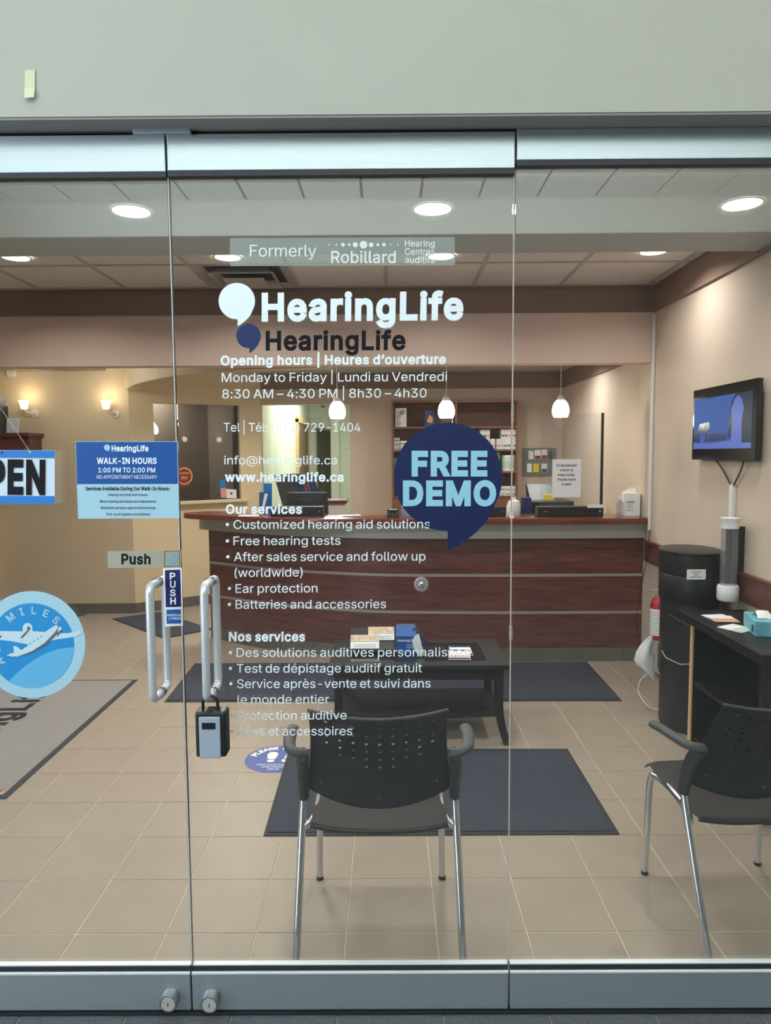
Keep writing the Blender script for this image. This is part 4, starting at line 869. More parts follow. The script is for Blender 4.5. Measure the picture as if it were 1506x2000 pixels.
# ------------------------------------------------------------------ coffee table
WB = M('wood_black')
ct = thing('coffee_table', 'dark brown wooden coffee table with a glass inset and lower shelf, behind the middle chair', 'table')
x0, x1, y0, y1 = -.335, .665, 3.835, 4.395
MB().box(x0, x1, y0, y0+.09, .425, .45).box(x0, x1, y1-.09, y1, .425, .45).box(x0, x0+.12, y0+.09, y1-.09, .425, .45).box(x1-.12, x1, y0+.09, y1-.09, .425, .45).build('tabletop', WB, ct, bevel=.003)
bx(x0+.12, x1-.12, y0+.09, y1-.09, .436, .444).build('glass_inset', mat('dark_glass', S(30, 30, 30), .05, spec=.8), ct)
MB().box(x0+.03, x1-.03, y0+.03, y0+.05, .36, .425).box(x0+.03, x1-.03, y1-.05, y1-.03, .36, .425).box(x0+.03, x0+.05, y0+.05, y1-.05, .36, .425).box(x1-.05, x1-.03, y0+.05, y1-.05, .36, .425).build('apron', WB, ct)
pts = [(x0+.05, y0+.07)]+[(x0+.05+(x1-x0-.1)*k/10, y0+.07-.035*math.sin(math.pi*k/10)) for k in range(1, 10)]+[(x1-.05, y0+.07), (x1-.05, y1-.06), (x0+.05, y1-.06)]
MB().prism(pts, 'z', .135, .155).build('shelf', WB, ct, bevel=.002)
for sx in (-1, 1):
    for sy in (-1, 1):
        cx, cy = ((x1-.055) if sx > 0 else (x0+.055)), ((y1-.055) if sy > 0 else (y0+.055)); mb = MB(); q = []
        for k in range(9):
            v = k/8; z = .425*(1-v); o = .028*max(0, v-.45)**2/.3*1.6; w_ = .026-.006*v
            q += [(cx+sx*o-w_, cy+sy*o-w_, z), (cx+sx*o+w_, cy+sy*o-w_, z), (cx+sx*o+w_, cy+sy*o+w_, z), (cx+sx*o-w_, cy+sy*o+w_, z)]
        mb.add(q, [(0, 1, 2, 3), (32, 33, 34, 35)]+[(k*4+a, k*4+(a+1) % 4, k*4+4+(a+1) % 4, k*4+4+a) for k in range(8) for a in range(4)])
        mb.build('leg', WB, ct, smooth=True)
def leaning(name, x0, x1, y, z0, h, tilt, m, parent, th=.002):   # upright sheet leaning back by tilt
    s, c = math.sin(tilt), math.cos(tilt)
    return MB().add([(x0, y, z0), (x1, y, z0), (x1, y+h*s, z0+h*c), (x0, y+h*s, z0+h*c), (x0, y+th, z0), (x1, y+th, z0), (x1, y+h*s+th, z0+h*c), (x0, y+h*s+th, z0+h*c)],
        [(0, 1, 2, 3), (7, 6, 5, 4), (0, 4, 5, 1), (1, 5, 6, 2), (2, 6, 7, 3), (3, 7, 4, 0)]).build(name, m, parent)
def ltext(body, xc, y, z0, up_, tilt, w_, cap, m, parent, bold=8):
    s, c = math.sin(tilt), math.cos(tilt)
    return text(body, (xc, y+up_*s-.0012*c, z0+up_*c+.0012*s), (1, 0, 0), (0, s, c), w_, cap, m, parent, 'lettering', bold, .5)
Y0 = 4.08
rk = thing('card_rack', 'black tiered card rack standing on the left of the coffee table', 'card rack')
p0, p1 = onY(683, 1280, Y0), onY(771, 1230, Y0); rx0, rx1 = p0.x, p1.x
MB().prism([(Y0, .452), (Y0+.17, .452), (Y0+.17, .56), (Y0+.15, .56), (Y0+.09, .50), (Y0+.06, .50), (Y0+.02, .470), (Y0, .470)], 'x', rx0, rx1).build('rack_body', M('black'), rk)
for nm, (a, b, y, z, lab) in {'A': (rx0+.003, rx0+.172, Y0+.02, .474, 'tan and white appointment card in the front tier of the black card rack'), 'B': (rx0+.105, rx1-.002, Y0+.09, .505, 'tan and white appointment card in the back tier of the black card rack')}.items():
    cdt = thing('appointment_card', lab, 'card', 'cards in the card rack')
    leaning('sheet', a, b, y, z, .078, R(38), M('white'), cdt); leaning('picture', a+.001, b-.001, y+.027-.0017, z+.035, .042, R(38), M('tan_print'), cdt, .0006)
    for k in range(2): leaning('print_line', a+.02, b-.02, y+.006+.008*k-.0014, z+.008+.010*k, .002, R(38), M('ink_grey'), cdt, .0006)
bh = thing('brochure_box', 'blue brochure box with white lettering in the middle of the coffee table', 'brochure holder')
p0, p1 = onY(774, 1277, 4.06), onY(812, 1226, 4.12); bx_, bX = p0.x, p1.x
MB().prism([(4.06, .452), (4.15, .452), (4.15, .60), (4.12, .60), (4.06, .555)], 'x', bx_, bX).build('box', M('vinyl_blue'), bh, bevel=.001)
leaning('leaflet', bx_+.006, bX-.006, 4.10, .50, .115, R(12), mat('grey_blue', S(110, 125, 155), .5), bh)
text('HearingLife', ((bx_+bX)/2, 4.0595, .525), (1, 0, 0), (0, 0, 1), .10, .013, M('white'), bh, 'lettering', 12, .5)
for k in range(3): bx((bx_+bX)/2+.0, (bx_+bX)/2+.045, 4.059, 4.0598, .487+.009*k, .490+.009*k).build('print_line', M('pale_blue'), bh)
fl = thing('curled_leaflet', 'white leaflet curling off the side of the blue brochure box', 'leaflet')
q = [onY(x, y, 4.02) for x, y in ((812, 1240), (806, 1250), (807, 1262), (813, 1275), (825, 1286))]; q2 = [onY(x, y, 4.0) for x, y in ((803, 1238), (800, 1255), (802, 1270), (812, 1284), (829, 1287))]
q2 = [onY(x, y, 4.0) for x, y in ((818, 1238), (822, 1252), (824, 1262), (828, 1272), (831, 1280))]
vs = []
for a, b in zip(smoothpath(q, 4), smoothpath(q2, 4)): a.z = max(a.z, .4505); b.z = max(b.z, .4505); vs += [a, b]
MB().add(vs+[Vector(v)+Vector((0, .001, 0)) for v in vs], [(2*k, 2*k+1, 2*k+3, 2*k+2) for k in range(len(vs)//2-1)]+[(2*k+2+len(vs), 2*k+3+len(vs), 2*k+1+len(vs), 2*k+len(vs)) for k in range(len(vs)//2-1)]).build('sheet', M('paper'), fl, smooth=True)
for j, (x, y) in enumerate(((817, 1236), (823, 1250))):
    lf = thing('folded_leaflet', ['dark blue folded leaflet lying on top beside the brochure box', 'dark blue folded leaflet lying lower beside the brochure box'][j], 'leaflet', 'dark leaflets beside the brochure box')
    p = onY(x, y, 4.10-.03*j); a = R(-52); u = Vector((math.cos(a), 0, math.sin(a))); v = Vector((-math.sin(a)*.8, .35, math.cos(a)*.8)).normalized()
    c = [p-u*.036-v*.018, p+u*.036-v*.018, p+u*.036+v*.018, p-u*.036+v*.018]
    flatpoly('sheet', c, M('dark_grey') if j == 0 else M('vinyl_navy'), lf, .003, u.cross(v))
    n_ = u.cross(v)*-1
    for k in range(2): flatpoly('print_line', [p+u*(-.02)+v*(.004-.012*k)+n_*.001, p+u*.012+v*(.004-.012*k)+n_*.001, p+u*.012+v*(.008-.012*k)+n_*.001, p+u*(-.02)+v*(.008-.012*k)+n_*.001], M('white'), lf)
for j, (pz, dx, a) in enumerate(((.4505, 0, 0), (.4555, .006, R(-4)))):
    mg = thing('magazine', ['white and navy magazine lying at the bottom of the pair on the table', 'white and orange magazine lying on top of the pair on the table'][j], 'magazine', 'magazines on the coffee table')
    c0 = onZ([900, 897][j], [1272, 1281][j], .45); mg.location = (c0.x, c0.y, pz); mg.rotation_euler.z = a
    bx(-.062, .062, -.10, .10, 0, .004).build('pages', M('paper'), mg); bx(-.061, .061, -.099, -.068, .004, .0045).build('printed_band', M('vinyl_navy'), mg)
    bx(-.061, .061, .07, .098, .004, .0045).build('printed_band', M('vinyl_navy'), mg); bx([.0, -.061][j], .058, -.06, -.01, .004, .0045).build('picture', mat('peach', S(224, 160, 128), .5), mg)
# ------------------------------------------------------------------ right side: console, cooler, cup dispenser, TV
cs = thing('console_shelf', 'dark brown open-fronted console along the right wall with a bare pale corner edge', 'console')
cx0, cx1, cy0, cy1, cz = 1.56, RW-.035, 2.93, 3.80, .76
bx(cx0, cx1, cy0, cy1, cz-.045, cz).build('top', WB, cs, bevel=.002)
bx(cx0+.07, cx1-.01, cy1-.05, cy1-.02, 0, cz-.045).build('side_panel', WB, cs); bx(cx0+.03, cx1-.01, cy0+.04, cy0+.07, 0, cz-.045).build('side_panel', WB, cs)
bx(cx1-.03, cx1-.01, cy0+.07, cy1-.05, 0, cz-.045).build('back_panel', WB, cs)
bx(cx0+.062, cx0+.07, cy1-.05, cy1-.02, .0, cz-.05).build('edge_strip', M('wood_pale'), cs)
bx(cx0+.08, cx1-.03, cy0+.07, cy1-.05, .36, .38).build('shelf', WB, cs, bevel=.002); bx(cx0+.08, cx1-.03, cy0+.07, cy1-.05, .06, .08).build('shelf', WB, cs, bevel=.002)
tbx = thing('tissue_box', 'teal and white tissue box with a tissue pulled up, on the console', 'tissue box')
p = onZ(1440, 1222, cz); q = onZ(1504, 1232, cz)
tbx.location = (1.765, 3.33, cz); tbx.rotation_euler.z = R(-14)
bx(-.055, .055, -.11, .11, .0005, .07).build('box', M('teal'), tbx, bevel=.002); bx(-.0555, -.054, -.09, -.05, .012, .045).build('emblem', M('ink'), tbx)
mb = MB(); ts = []
for k in range(9):
    a = k/8*math.pi; ts.append([(-.03+.06*j/5, -.05+.1*k/8+random.uniform(-.004, .004), .07+.035*math.sin(a)*(1-.3*abs(j-2.5)/2.5)+random.uniform(-.004, .004)) for j in range(6)])
mb.add([v for r in ts for v in r], [(k*6+j, k*6+j+1, k*6+7+j, k*6+6+j) for k in range(8) for j in range(5)]); mb.build('tissue', M('white'), tbx, smooth=True, smooth_angle=80)
for j, (px, py, a, m1, lab) in enumerate(((1405, 1207, 8, 'paper', 'white and navy brochure fanned out at the far end of the console'), (1412, 1211, -6, 'peach', 'brochure with a peach picture lying partly over the navy one on the console'),
                           (1440, 1228, 30, 'paper', 'folded white cloth-like booklet nearest the tissue box on the console'))):
    b = thing('brochure', lab, 'brochure', 'brochures on the console'); c = onZ(px, py, cz)
    b.location = (c.x, c.y, cz+.0005+.004*(j % 2)); b.rotation_euler.z = R(a+90)
    bx(-.065, .065, -.06, .06, 0, .0035).build('pages', M('paper'), b, bevel=.0006); bx(-.064, -.0, -.059, .059, .0035, .0042).build('picture', M('vinyl_navy') if j == 0 else (M('peach') if j == 1 else mat('greenish', S(190, 205, 190), .6)), b)
wc = thing('water_cooler', 'tall black rounded water cooler standing against the right wall', 'water cooler')
wx, wy = 1.755, 4.12; DX, DY = .165, .20
MB().lathe([(.86, .0), (.9, .03), (.9, .30), (.97, .33), (.97, .46)], (wx, wy, 0), 40, rx=DX, ry=DY).build('base', M('black_plastic'), wc, smooth=True)
MB().lathe([(.93, .46), (.93, .75)], (wx, wy, 0), 40, rx=DX*1.0, ry=DY).build('middle', M('black_plastic'), wc, smooth=True)
MB().lathe([(.95, .75), (1, .765), (1, .905), (.985, .91)], (wx, wy, 0), 40, rx=DX, ry=DY).build('head', M('black_plastic'), wc, smooth=True)
MB().lathe([(.99, .91), (1, .915), (1, 1.03), (1.03, 1.035), (1.03, 1.045), (.9, 1.052), (.4, 1.058)], (wx, wy, 0), 40, rx=DX, ry=DY).build('lid', M('black_plastic'), wc, smooth=True)
MB().tube([(wx-.17, wy-.05, .46), (wx-.175, wy-.12, .44), (wx-.12, wy-.19, .42), (wx-.04, wy-.21, .43)], .003, 6).build('drip_tray_rim', M('steel'), wc, smooth=True)
MB().tube([(wx-.15, wy-.1, .68), (wx-.12, wy-.17, .665), (wx-.07, wy-.205, .64)], .011, 8).build('tap', M('black'), wc, smooth=True)
p = onY(1360, 1122, wy-.215)
lb = bx(p.x-.052, p.x+.052, -.001, 0, -.028, .028).build('rating_label', M('white'), wc); lb.location = (p.x-p.x, 0, 0)
lb.location = (0, 3.905, p.z); lb['label'] = 'white rating label'
lx = p.x
for k, (w_, z) in enumerate(((.06, .014), (.03, .0), (.07, -.014))): bx(lx-w_/2, lx+w_/2, 3.9035, 3.9042, p.z+z-.002, p.z+z+.002).build('print_line', M('navy_text') if k == 1 else M('ink_grey'), wc)
cu_ = thing('cup_dispenser', 'clear tube paper cup dispenser with white cap and foot beside the water cooler', 'cup dispenser')
qx, qy = 1.852, 3.855
MB().lathe([(.05, .80), (.056, .81), (.056, .875), (.05, .885)], (qx, qy, 0), 28).build('foot', M('white_plastic'), cu_, smooth=True)
MB().lathe([(.043, .885), (.043, 1.205)], (qx, qy, 0), 28, cap=False).build('tube', clear, cu_, smooth=True)
MB().lathe([(.046, 1.195), (.046, 1.24), (.049, 1.245), (.049, 1.252), (.02, 1.256)], (qx, qy, 0), 28).build('cap', M('white_plastic'), cu_, smooth=True)
bx(qx+.0, RW-.0, qy+.03, qy+.045, .85, 1.2).build('bracket', M('black'), cu_)
fe = thing('fire_extinguisher', 'red and white fire extinguisher half hidden behind the water cooler', 'fire extinguisher')
ex, ey = 1.886, 4.93
MB().lathe([(.048, .30), (.053, .32), (.053, .545), (.04, .585), (.018, .60)], (ex, ey, 0), 24).build('cylinder', M('red'), fe, smooth=True)
MB().lathe([(.0538, .335), (.0538, .52)], (ex, ey, 0), 24, cap=False).build('label_wrap', M('white'), fe, smooth=True)
mb = MB()
for k in range(9): mb.lathe([(.0543, .350+.018*k), (.0543, .3525+.018*k)], (ex, ey, 0), 24, cap=False)
mb.build('label_print', M('ink_grey'), fe)
MB().box(ex-.015, ex+.02, ey-.015, ey+.015, .595, .625).box(ex-.06, ex+.02, ey-.01, ey+.01, .64, .652).box(ex-.05, ex+.01, ey-.008, ey+.008, .622, .63).build('valve_handle', M('steel'), fe, bevel=.002)
bx(ex+.05, RW, ey-.02, ey+.02, .38, .5).build('wall_bracket', M('steel'), fe)
bg = thing('plastic_bag', 'crumpled thin white plastic bag hanging beside the water cooler', 'bag')
ring = []
for j, (z, w_, dx) in enumerate(((.475, .008, .03), (.44, .022, .02), (.40, .038, .005), (.35, .05, -.005), (.30, .055, -.01), (.262, .05, .0), (.225, .03, .02))):
    for k in range(16):
        a = 2*math.pi*k/16; r = w_*(1+.22*math.sin(4*a+j*.7)+random.uniform(-.12, .12)); ring.append((1.60+dx+r*math.cos(a), 4.36+r*.35*math.sin(a), z+random.uniform(-.006, .006)-(.03*math.cos(a)*(j/6))))
MB().add(ring, [(j*16+k, j*16+(k+1) % 16, j*16+16+(k+1) % 16, j*16+16+k) for j in range(6) for k in range(16)]).build('film', mat('bag', S(240, 242, 246), .35, alpha=.92), bg, smooth=True, smooth_angle=50)
tag(MB().tube(smoothpath([(1.64, 4.45, .20), (1.585, 4.42, .16), (1.585, 4.42, .08), (1.64, 4.36, .01), (1.75, 4.34, .008)], 6), .0035, 8).build('white_cable', M('white_plastic'), None, smooth=True), 'thin white cable looping from beside the cooler down to the floor', 'cable')
# television
tv = thing('television', 'flat black television on the right wall showing a blue outdoor scene', 'television')
ty0, ty1, tz0, tz1 = 3.70, 4.47, 1.56, 1.985; TXX = RW-.055
bx(TXX, TXX+.03, ty0, ty1, tz0, tz1).build('casing', M('screen_frame'), tv, bevel=.003); bx(TXX+.03, RW-.004, ty0+.12, ty1-.12, tz0+.05, tz1-.08).build('wall_mount', M('black'), tv)
def scr(name, ya, yb, za, zb, m, d=0): return bx(TXX-.0006-d, TXX-.0001-d, min(ya, yb), max(ya, yb), za, zb).build(name, m, tv)
sy0, sy1, sz0, sz1 = ty0+.045, ty1-.02, tz0+.066, tz1-.060
scr('screen', sy0, sy1, sz0, sz1, M('screen'))
E1 = mat('scr_dark', S(15, 20, 40), .2, emit=S(30, 44, 92), estr=1); E2 = mat('scr_light', S(20, 30, 60), .2, emit=S(92, 112, 196), estr=1); E3 = mat('scr_tree', S(10, 16, 30), .2, emit=S(22, 36, 64), estr=1)
flatx = lambda name, pts, m, d: MB().add([(TXX-d, sy0+(sy1-sy0)*(1-u), sz0+(sz1-sz0)*v) for u, v in pts], [tuple(t) for t in tessellate_polygon([[Vector((u, v, 0)) for u, v in pts]])]).build(name, m, tv)
flatx('screen_ground', [(0, 0), (1, 0), (1, .16), (.6, .14), (.35, .1), (0, .12)], E2, .001)
flatx('screen_building', [(0, .3), (.04, .36), (.08, .34), (.12, .5), (.3, .52), (.31, .4), (.27, .36), (.28, .14), (.24, .12), (.22, .3), (.14, .3), (.13, .12), (0, .14)], E1, .0012)
flatx('screen_fence', [(.3, .14), (.62, .16), (.62, .26), (.5, .28), (.3, .3)], E1, .0012)
flatx('screen_trees', [(.82, 0.1), (1, .1), (1, 1), (.74, 1), (.68, .86), (.66, .6), (.63, .4), (.64, .2), (.7, .16)], E3, .0012)
flatx('screen_pillar', [(.68, .05), (.7, .5), (.68, .72), (.73, .9), (.78, .96), (.84, .9), (.88, .72), (.85, .5), (.86, .05)], E2, .0016)
for j, (a, b) in enumerate((((ty1-.33, tz0), 0), ((ty0+.12, tz0), 1))):
    tag(MB().tube(smoothpath([(RW-.03, [4.2, 3.86][j], tz0+.005), (RW-.02, [4.12, 3.92][j], 1.50), (RW-.015, [4.035, 4.0][j], 1.42)], 6), .0045, 8).build('television_cable', M('cord'), None, smooth=True),
        ['black cable leaving the television nearer the counter, one arm of the V', 'black cable leaving the television nearer the doors, other arm of the V'][j], 'cable', 'cables below the television')
tag(MB().box(RW-.022, RW, 4.0, 4.04, .955, 1.425).build('cable_cover', M('white_plastic'), None, bevel=.003), 'white cable cover running down the wall under the television', 'cable cover')
sp_ = MB().box(RW-.022, RW-.002, SOF_Y-.032, SOF_Y-.012, 1.03, 2.60).build('conduit', M('white_plastic'), None, bevel=.003); tag(sp_, 'thin white conduit down the corner between soffit and right wall, ending above the counter', 'conduit')
tag(MB().tube(smoothpath([(RW-.012, 5.27, 1.04), (RW-.03, 5.25, .85), (RW-.085, 5.24, .55), (RW-.10, 5.24, .3), (RW-.04, 5.23, .06), (RW-.02, 5.0, .01)], 6), .003, 8).build('black_cord', M('cord'), None, smooth=True), 'thin black cord hanging from the corner conduit in front of the counter end', 'cord')

# ------------------------------------------------------------------ reception counter
rc = thing('reception_counter', 'curved reception counter with red-brown wood front, steel strips and tiled foot', 'counter')
fr = smoothpath([(1.945, 5.42, 0), (1.074, 5.42, 0), (.5, 5.435, 0), (-.04, 5.48, 0), (-.48, 5.60, 0), (-.99, 5.80, 0), (-1.565, 6.19, 0)], 5)
def offset(path, d):
    out = []
    for i, p in enumerate(path):
        t = (path[min(i+1, len(path)-1)]-path[max(i-1, 0)]).normalized(); n = Vector((-t.y, t.x, 0)); out.append(p-n*d)   # d>0 : away from the camera
    return out
def ribbon(name, path, d0, d1, z0, z1, m, parent, bev=0, ext=None, **k):
    a, b = offset(path, d0), offset(path, d1); mb = MB(); n = len(a)
    vs = [v+Vector((0, 0, z0)) for v in a]+[v+Vector((0, 0, z0)) for v in b]+[v+Vector((0, 0, z1)) for v in a]+[v+Vector((0, 0, z1)) for v in b]; fs = []
    for i in range(n-1): fs += [(i, i+1, n+i+1, n+i), (2*n+i, 3*n+i, 3*n+i+1, 2*n+i+1), (i, 2*n+i, 2*n+i+1, i+1), (n+i, n+i+1, 3*n+i+1, 3*n+i)]
    fs += [(0, n, 3*n, 2*n), (n-1, 3*n-1, 4*n-1, 2*n-1)]
    return mb.add(vs, fs).build(name, m, parent, bevel=bev, **k)
WR = M('wood_red')
for z0, z1 in ((.105, .372), (.393, .662), (.684, .960)): ribbon('wood_panel', fr, 0.0, .04, z0, z1, WR, rc, smooth=True)
for z in (.372, .662): ribbon('metal_strip', fr, -.003, .03, z, z+.0215, M('strip'), rc, smooth=True)
ribbon('steel_band', fr+[Vector((-1.63, 6.24, 0))], -.035, .04, .960, 1.076, M('steel'), rc, smooth=True)
ribbon('plinth', fr, .004, .04, 0, .104, M('base_grout'), rc)
L = [0]; 
for a, b in zip(fr, fr[1:]): L.append(L[-1]+(b-a).length)
def at(s):
    for i in range(len(fr)-1):
        if s <= L[i+1]+1e-9: return fr[i].lerp(fr[i+1], (s-L[i])/(L[i+1]-L[i]))
    return fr[-1].copy()
s0 = .137; n = 0; cuts = [0]
while s0 < L[-1]: cuts.append(s0); s0 += .3048
cuts.append(L[-1])
for a, b in zip(cuts, cuts[1:]):
    ribbon('tile', [at(a+.002), at((a+b)/2), at(b-.002)], -.004, .005, .002, .103, M('base_tile'), rc)
ct_ = smoothpath([(1.945, 5.30, 0), (1.0, 5.30, 0), (.2, 5.325, 0), (-.5, 5.40, 0), (-.85, 5.49, 0), (-1.2, 5.66, 0), (-1.55, 5.87, 0), (-1.70, 5.985, 0), (-1.74, 6.07, 0), (-1.68, 6.16, 0), (-1.5, 6.22, 0), (-1.2, 6.1, 0), (-.8, 5.9, 0), (-.2, 5.80, 0), (.5, 5.76, 0), (1.945, 5.74, 0)], 4)
MB().prism([(p.x, p.y) for p in ct_], 'z', 1.0765, 1.118).build('countertop', M('wood_top'), rc, bevel=.012, seg=3, smooth=True)
bx(-.90, 1.94, 5.86, 6.5, .73, .76).build('work_surface', M('wood_shelf'), rc, bevel=.002)
for x in (-.85, .4, 1.9): bx(x, x+.03, 5.92, 6.48, 0, .73).build('support_panel', M('wood_shelf'), rc)
ribbon('inner_panel', fr, .05, .07, .0, 1.076, M('wood_shelf'), rc)
# things on the counter
def shield(x0, x1, y, top, bar, label):
    t = thing('counter_shield', label, 'shield', 'clear screens on the reception counter')
    bx(x0, x1, y, y+.11, 1.1185, 1.195).build('base', M('black'), t, bevel=.004)
    bx(x0+.03, x1-.004, y+.05, y+.056, 1.195, top).build('clear_panel', acry, t)
    if bar: bx(x1-.012, x1+.004, y+.042, y+.064, 1.16, top+.005).build('edge_bar', M('black'), t)
    for x in (x0+.06, x1-.03): MB().lathe([(.007, 0), (.007, -.006)], (x, y, 1.16), 12, 'y').build('screw_knob', M('chrome'), t)
    return t
shield(1.15, 1.655, 5.47, 1.905, True, 'clear counter screen with a black upright bar and a paper notice, at the right')
shield(.47, .91, 5.50, 1.90, False, 'clear counter screen on a black base behind the big navy bubble sticker')
shield(-.93, -.512, 5.62, 1.90, False, 'clear counter screen on a black base in front of the black monitor')
nt = thing('paper_notice', 'white paper notice taped to the right counter screen saying the administrator is away', 'notice')
bx(1.268, 1.488, 5.514, 5.5165, 1.265, 1.558).build('sheet', M('paper'), nt)
for k, (t_, w_) in enumerate((('Dr Bastianelli', .155), ('Admin is', .10), ('away today.', .138), ('Please have', .138), ('a seat', .07))):
    text(t_, (1.378, 5.5135, 1.502-.036*k), (1, 0, 0), (0, 0, 1), w_, .018, M('navy_text') if 0 else M('ink'), nt, 'lettering', 10, .5)
nb = bx(1.53, 1.65, 5.466, 5.47, 1.185, 1.21).build('name_card', M('white'), None); tag(nb, 'small white name card on the base of the right counter screen', 'name card')
sb = thing('sanitizer_bottle', 'clear pump bottle of hand sanitizer on the counter beside the white box', 'bottle')
p = (1.79, 5.5, 1.1185)
MB().lathe([(.024, 0), (.026, .008), (.026, .10), (.012, .122), (.012, .13)], p, 20).build('bottle', clear, sb, smooth=True)
MB().lathe([(.013, .128), (.013, .148), (.005, .150), (.005, .175)], p, 16).build('pump', M('white_plastic'), sb, smooth=True); bx(1.755, 1.797, 5.493, 5.507, 1.293, 1.30).build('spout', M('white_plastic'), sb)
wb = thing('white_carton', 'white carton with an open lid and printed lines at the right end of the counter', 'box')
bx(1.822, 1.935, 5.47, 5.56, 1.1185, 1.295).build('box', M('white'), wb, bevel=.002)
MB().add([(1.822, 5.56, 1.295), (1.935, 5.56, 1.295), (1.932, 5.575, 1.335), (1.89, 5.575, 1.335)], [(0, 1, 2, 3)]).build('flap', M('white'), wb)
for k, (w_, z) in enumerate(((.06, 1.225), (.05, 1.212), (.035, 1.20), (.05, 1.185), (.05, 1.165))): bx(1.832, 1.832+w_, 5.4688, 5.4698, z, z+(.006 if k == 0 else .0025)).build('print_line', M('ink'), wb)
jr = thing('white_jar', 'round white jar with a narrow neck behind the pane joint', 'jar')
MB().lathe([(.045, 0), (.06, .02), (.062, .12), (.045, .165), (.018, .18), (.018, .20)], (1.06, 6.0, .7605), 24).build('jar', M('white_plastic'), jr, smooth=True)
jr.scale = (1, 1, 1); jr.location.z = .28; js = bx(.98, 1.2, 5.92, 6.1, .7605, 1.0395).build('desk_organizer', M('wood_shelf'), None, bevel=.003); tag(js, 'low brown desk organizer carrying the white jar and blue box', 'desk organizer')
bb = bx(1.125, 1.195, 5.94, 6.04, 1.041, 1.235).build('blue_box', M('vinyl_navy'), None, bevel=.002); tag(bb, 'dark blue box standing right of the white jar', 'box')
pn = thing('printer', 'black desk printer behind the counter screen with papers on it', 'printer')
bx(1.22, 1.58, 6.05, 6.40, .7605, 1.20).build('body', M('black_plastic'), pn, bevel=.01); bx(1.25, 1.56, 6.02, 6.1, 1.13, 1.145).build('paper_tray', M('white_plastic'), pn)
MB().prism([(6.2, 1.2), (6.4, 1.2), (6.42, 1.33), (6.38, 1.33)], 'x', 1.24, 1.45).build('document_feeder', M('black_plastic'), pn)
yb = bx(1.35, 1.43, 6.12, 6.18, 1.2005, 1.25).build('yellow_box', M('yellow'), None, bevel=.004); tag(yb, 'small yellow box on top of the black printer', 'box')
mo = thing('computer_monitor', 'back of a black computer monitor behind the counter', 'monitor')
bx(-.86, -.515, 6.08, 6.12, .93, 1.285).build('screen_shell', M('black_plastic'), mo, bevel=.008); bx(-.80, -.575, 6.065, 6.08, 1.15, 1.225).build('vent_panel', M('black'), mo, bevel=.003)
MB().box(-.72, -.66, 6.12, 6.15, .77, 1.1).box(-.8, -.58, 6.05, 6.25, .7605, .775).build('stand', M('black'), mo)
pt = thing('payment_terminal', 'small black card payment terminal on the counter near the navy bubble sticker', 'card terminal')
MB().prism([(5.45, 1.1185), (5.6, 1.1185), (5.6, 1.172), (5.57, 1.178), (5.45, 1.14)], 'x', -.01, .085).build('body', M('black_plastic'), pt, bevel=.004); bx(.005, .07, 5.5, 5.56, 1.1765, 1.1775).build('screen', M('pale_blue'), pt)
for x0_, w_, y_, z1_, m_, nm, lb_ in ((-1.07, .09, 5.9, 1.30, 'vinyl_blue', 'brochure_stand', 'bright blue standing brochure display at the left of the counter'),):
    t = thing(nm, lb_, 'brochure stand')
    leaning('card', x0_, x0_+w_, y_, 1.1185, z1_-1.12, R(10), M(m_), t, .003); leaning('card', x0_+.03, x0_+.1, y_+.05, 1.1185, .25, R(6), M('bright_blue'), t, .003)
    MB().add([(x0_+.02, y_-.001+.0, 1.14), (x0_+.035, y_+.002, 1.14), (x0_+.075, y_+.026, 1.285), (x0_+.045, y_+.026, 1.285)], [(0, 1, 2, 3)]).build('white_flash', M('white'), t)
for k, (x_, y_, w_, d_, a_, l_) in enumerate(((-1.12, 5.72, .16, .11, 12, 'white papers lying at the left end of the countertop'), (-.42, 5.60, .14, .12, -8, 'white sheet lying beside the left counter screen'), (-.30, 5.64, .16, .12, 14, 'white sheet lying aslant right of the left counter screen'))):
    o = bx(-w_/2, w_/2, -d_/2, d_/2, 0, .003).build('papers', M('paper'), None); o.location = (x_, y_, 1.1187+(.0032 if k == 2 else 0)); o.rotation_euler.z = R(a_); tag(o, l_, 'papers')
lh = thing('leaflet_holder', 'clear leaflet holder with a pale leaflet beside the payment terminal', 'leaflet holder')
leaning('holder', .10, .20, 5.56, 1.1185, .15, R(12), clear, lh, .004); leaning('leaflet', .105, .195, 5.568, 1.12, .13, R(12), mat('lilac', S(205, 205, 225), .6), lh, .002)
# slanted panels behind the desk
def slab(name, pts, Y, th, m, label, cat, parent=None):
    P = [onY(x, y, Y) for x, y in pts]; o = flatpoly(name, P, m, parent, th, (0, 1, 0))
    if parent is None: tag(o, label, cat)
    return o
slab('slanted_panel', [(535, 928), (573, 925), (585, 964), (600, 1045), (566, 1045), (551, 985)], 6.7, .03, M('dark_grey'), 'dark grey slanted panel leaning behind the computer monitor', 'panel')
nv = thing('navy_banner', 'navy slanted banner with thin orange stripes behind the computer monitor', 'banner')
slab('cloth', [(573, 925), (612, 927), (623, 966), (640, 1045), (604, 1045), (585, 964)], 6.66, .02, M('navy_cloth'), '', '', nv)
for x in (591, 597): slab('stripe', [(x, 932), (x+2.4, 932), (x+10.4, 966), (x+8, 966)], 6.655, .003, M('orange'), '', '', nv)
cbx = thing('low_cabinet', 'low pale cabinet with a red-brown top behind the desk at the corridor opening', 'cabinet')
bx(-.56, -.41, 6.7, 7.0, 0, 1.145).build('body', M('white'), cbx); bx(-.59, -.385, 6.67, 7.02, 1.1455, 1.175).build('top', M('wood_top'), cbx, bevel=.004)
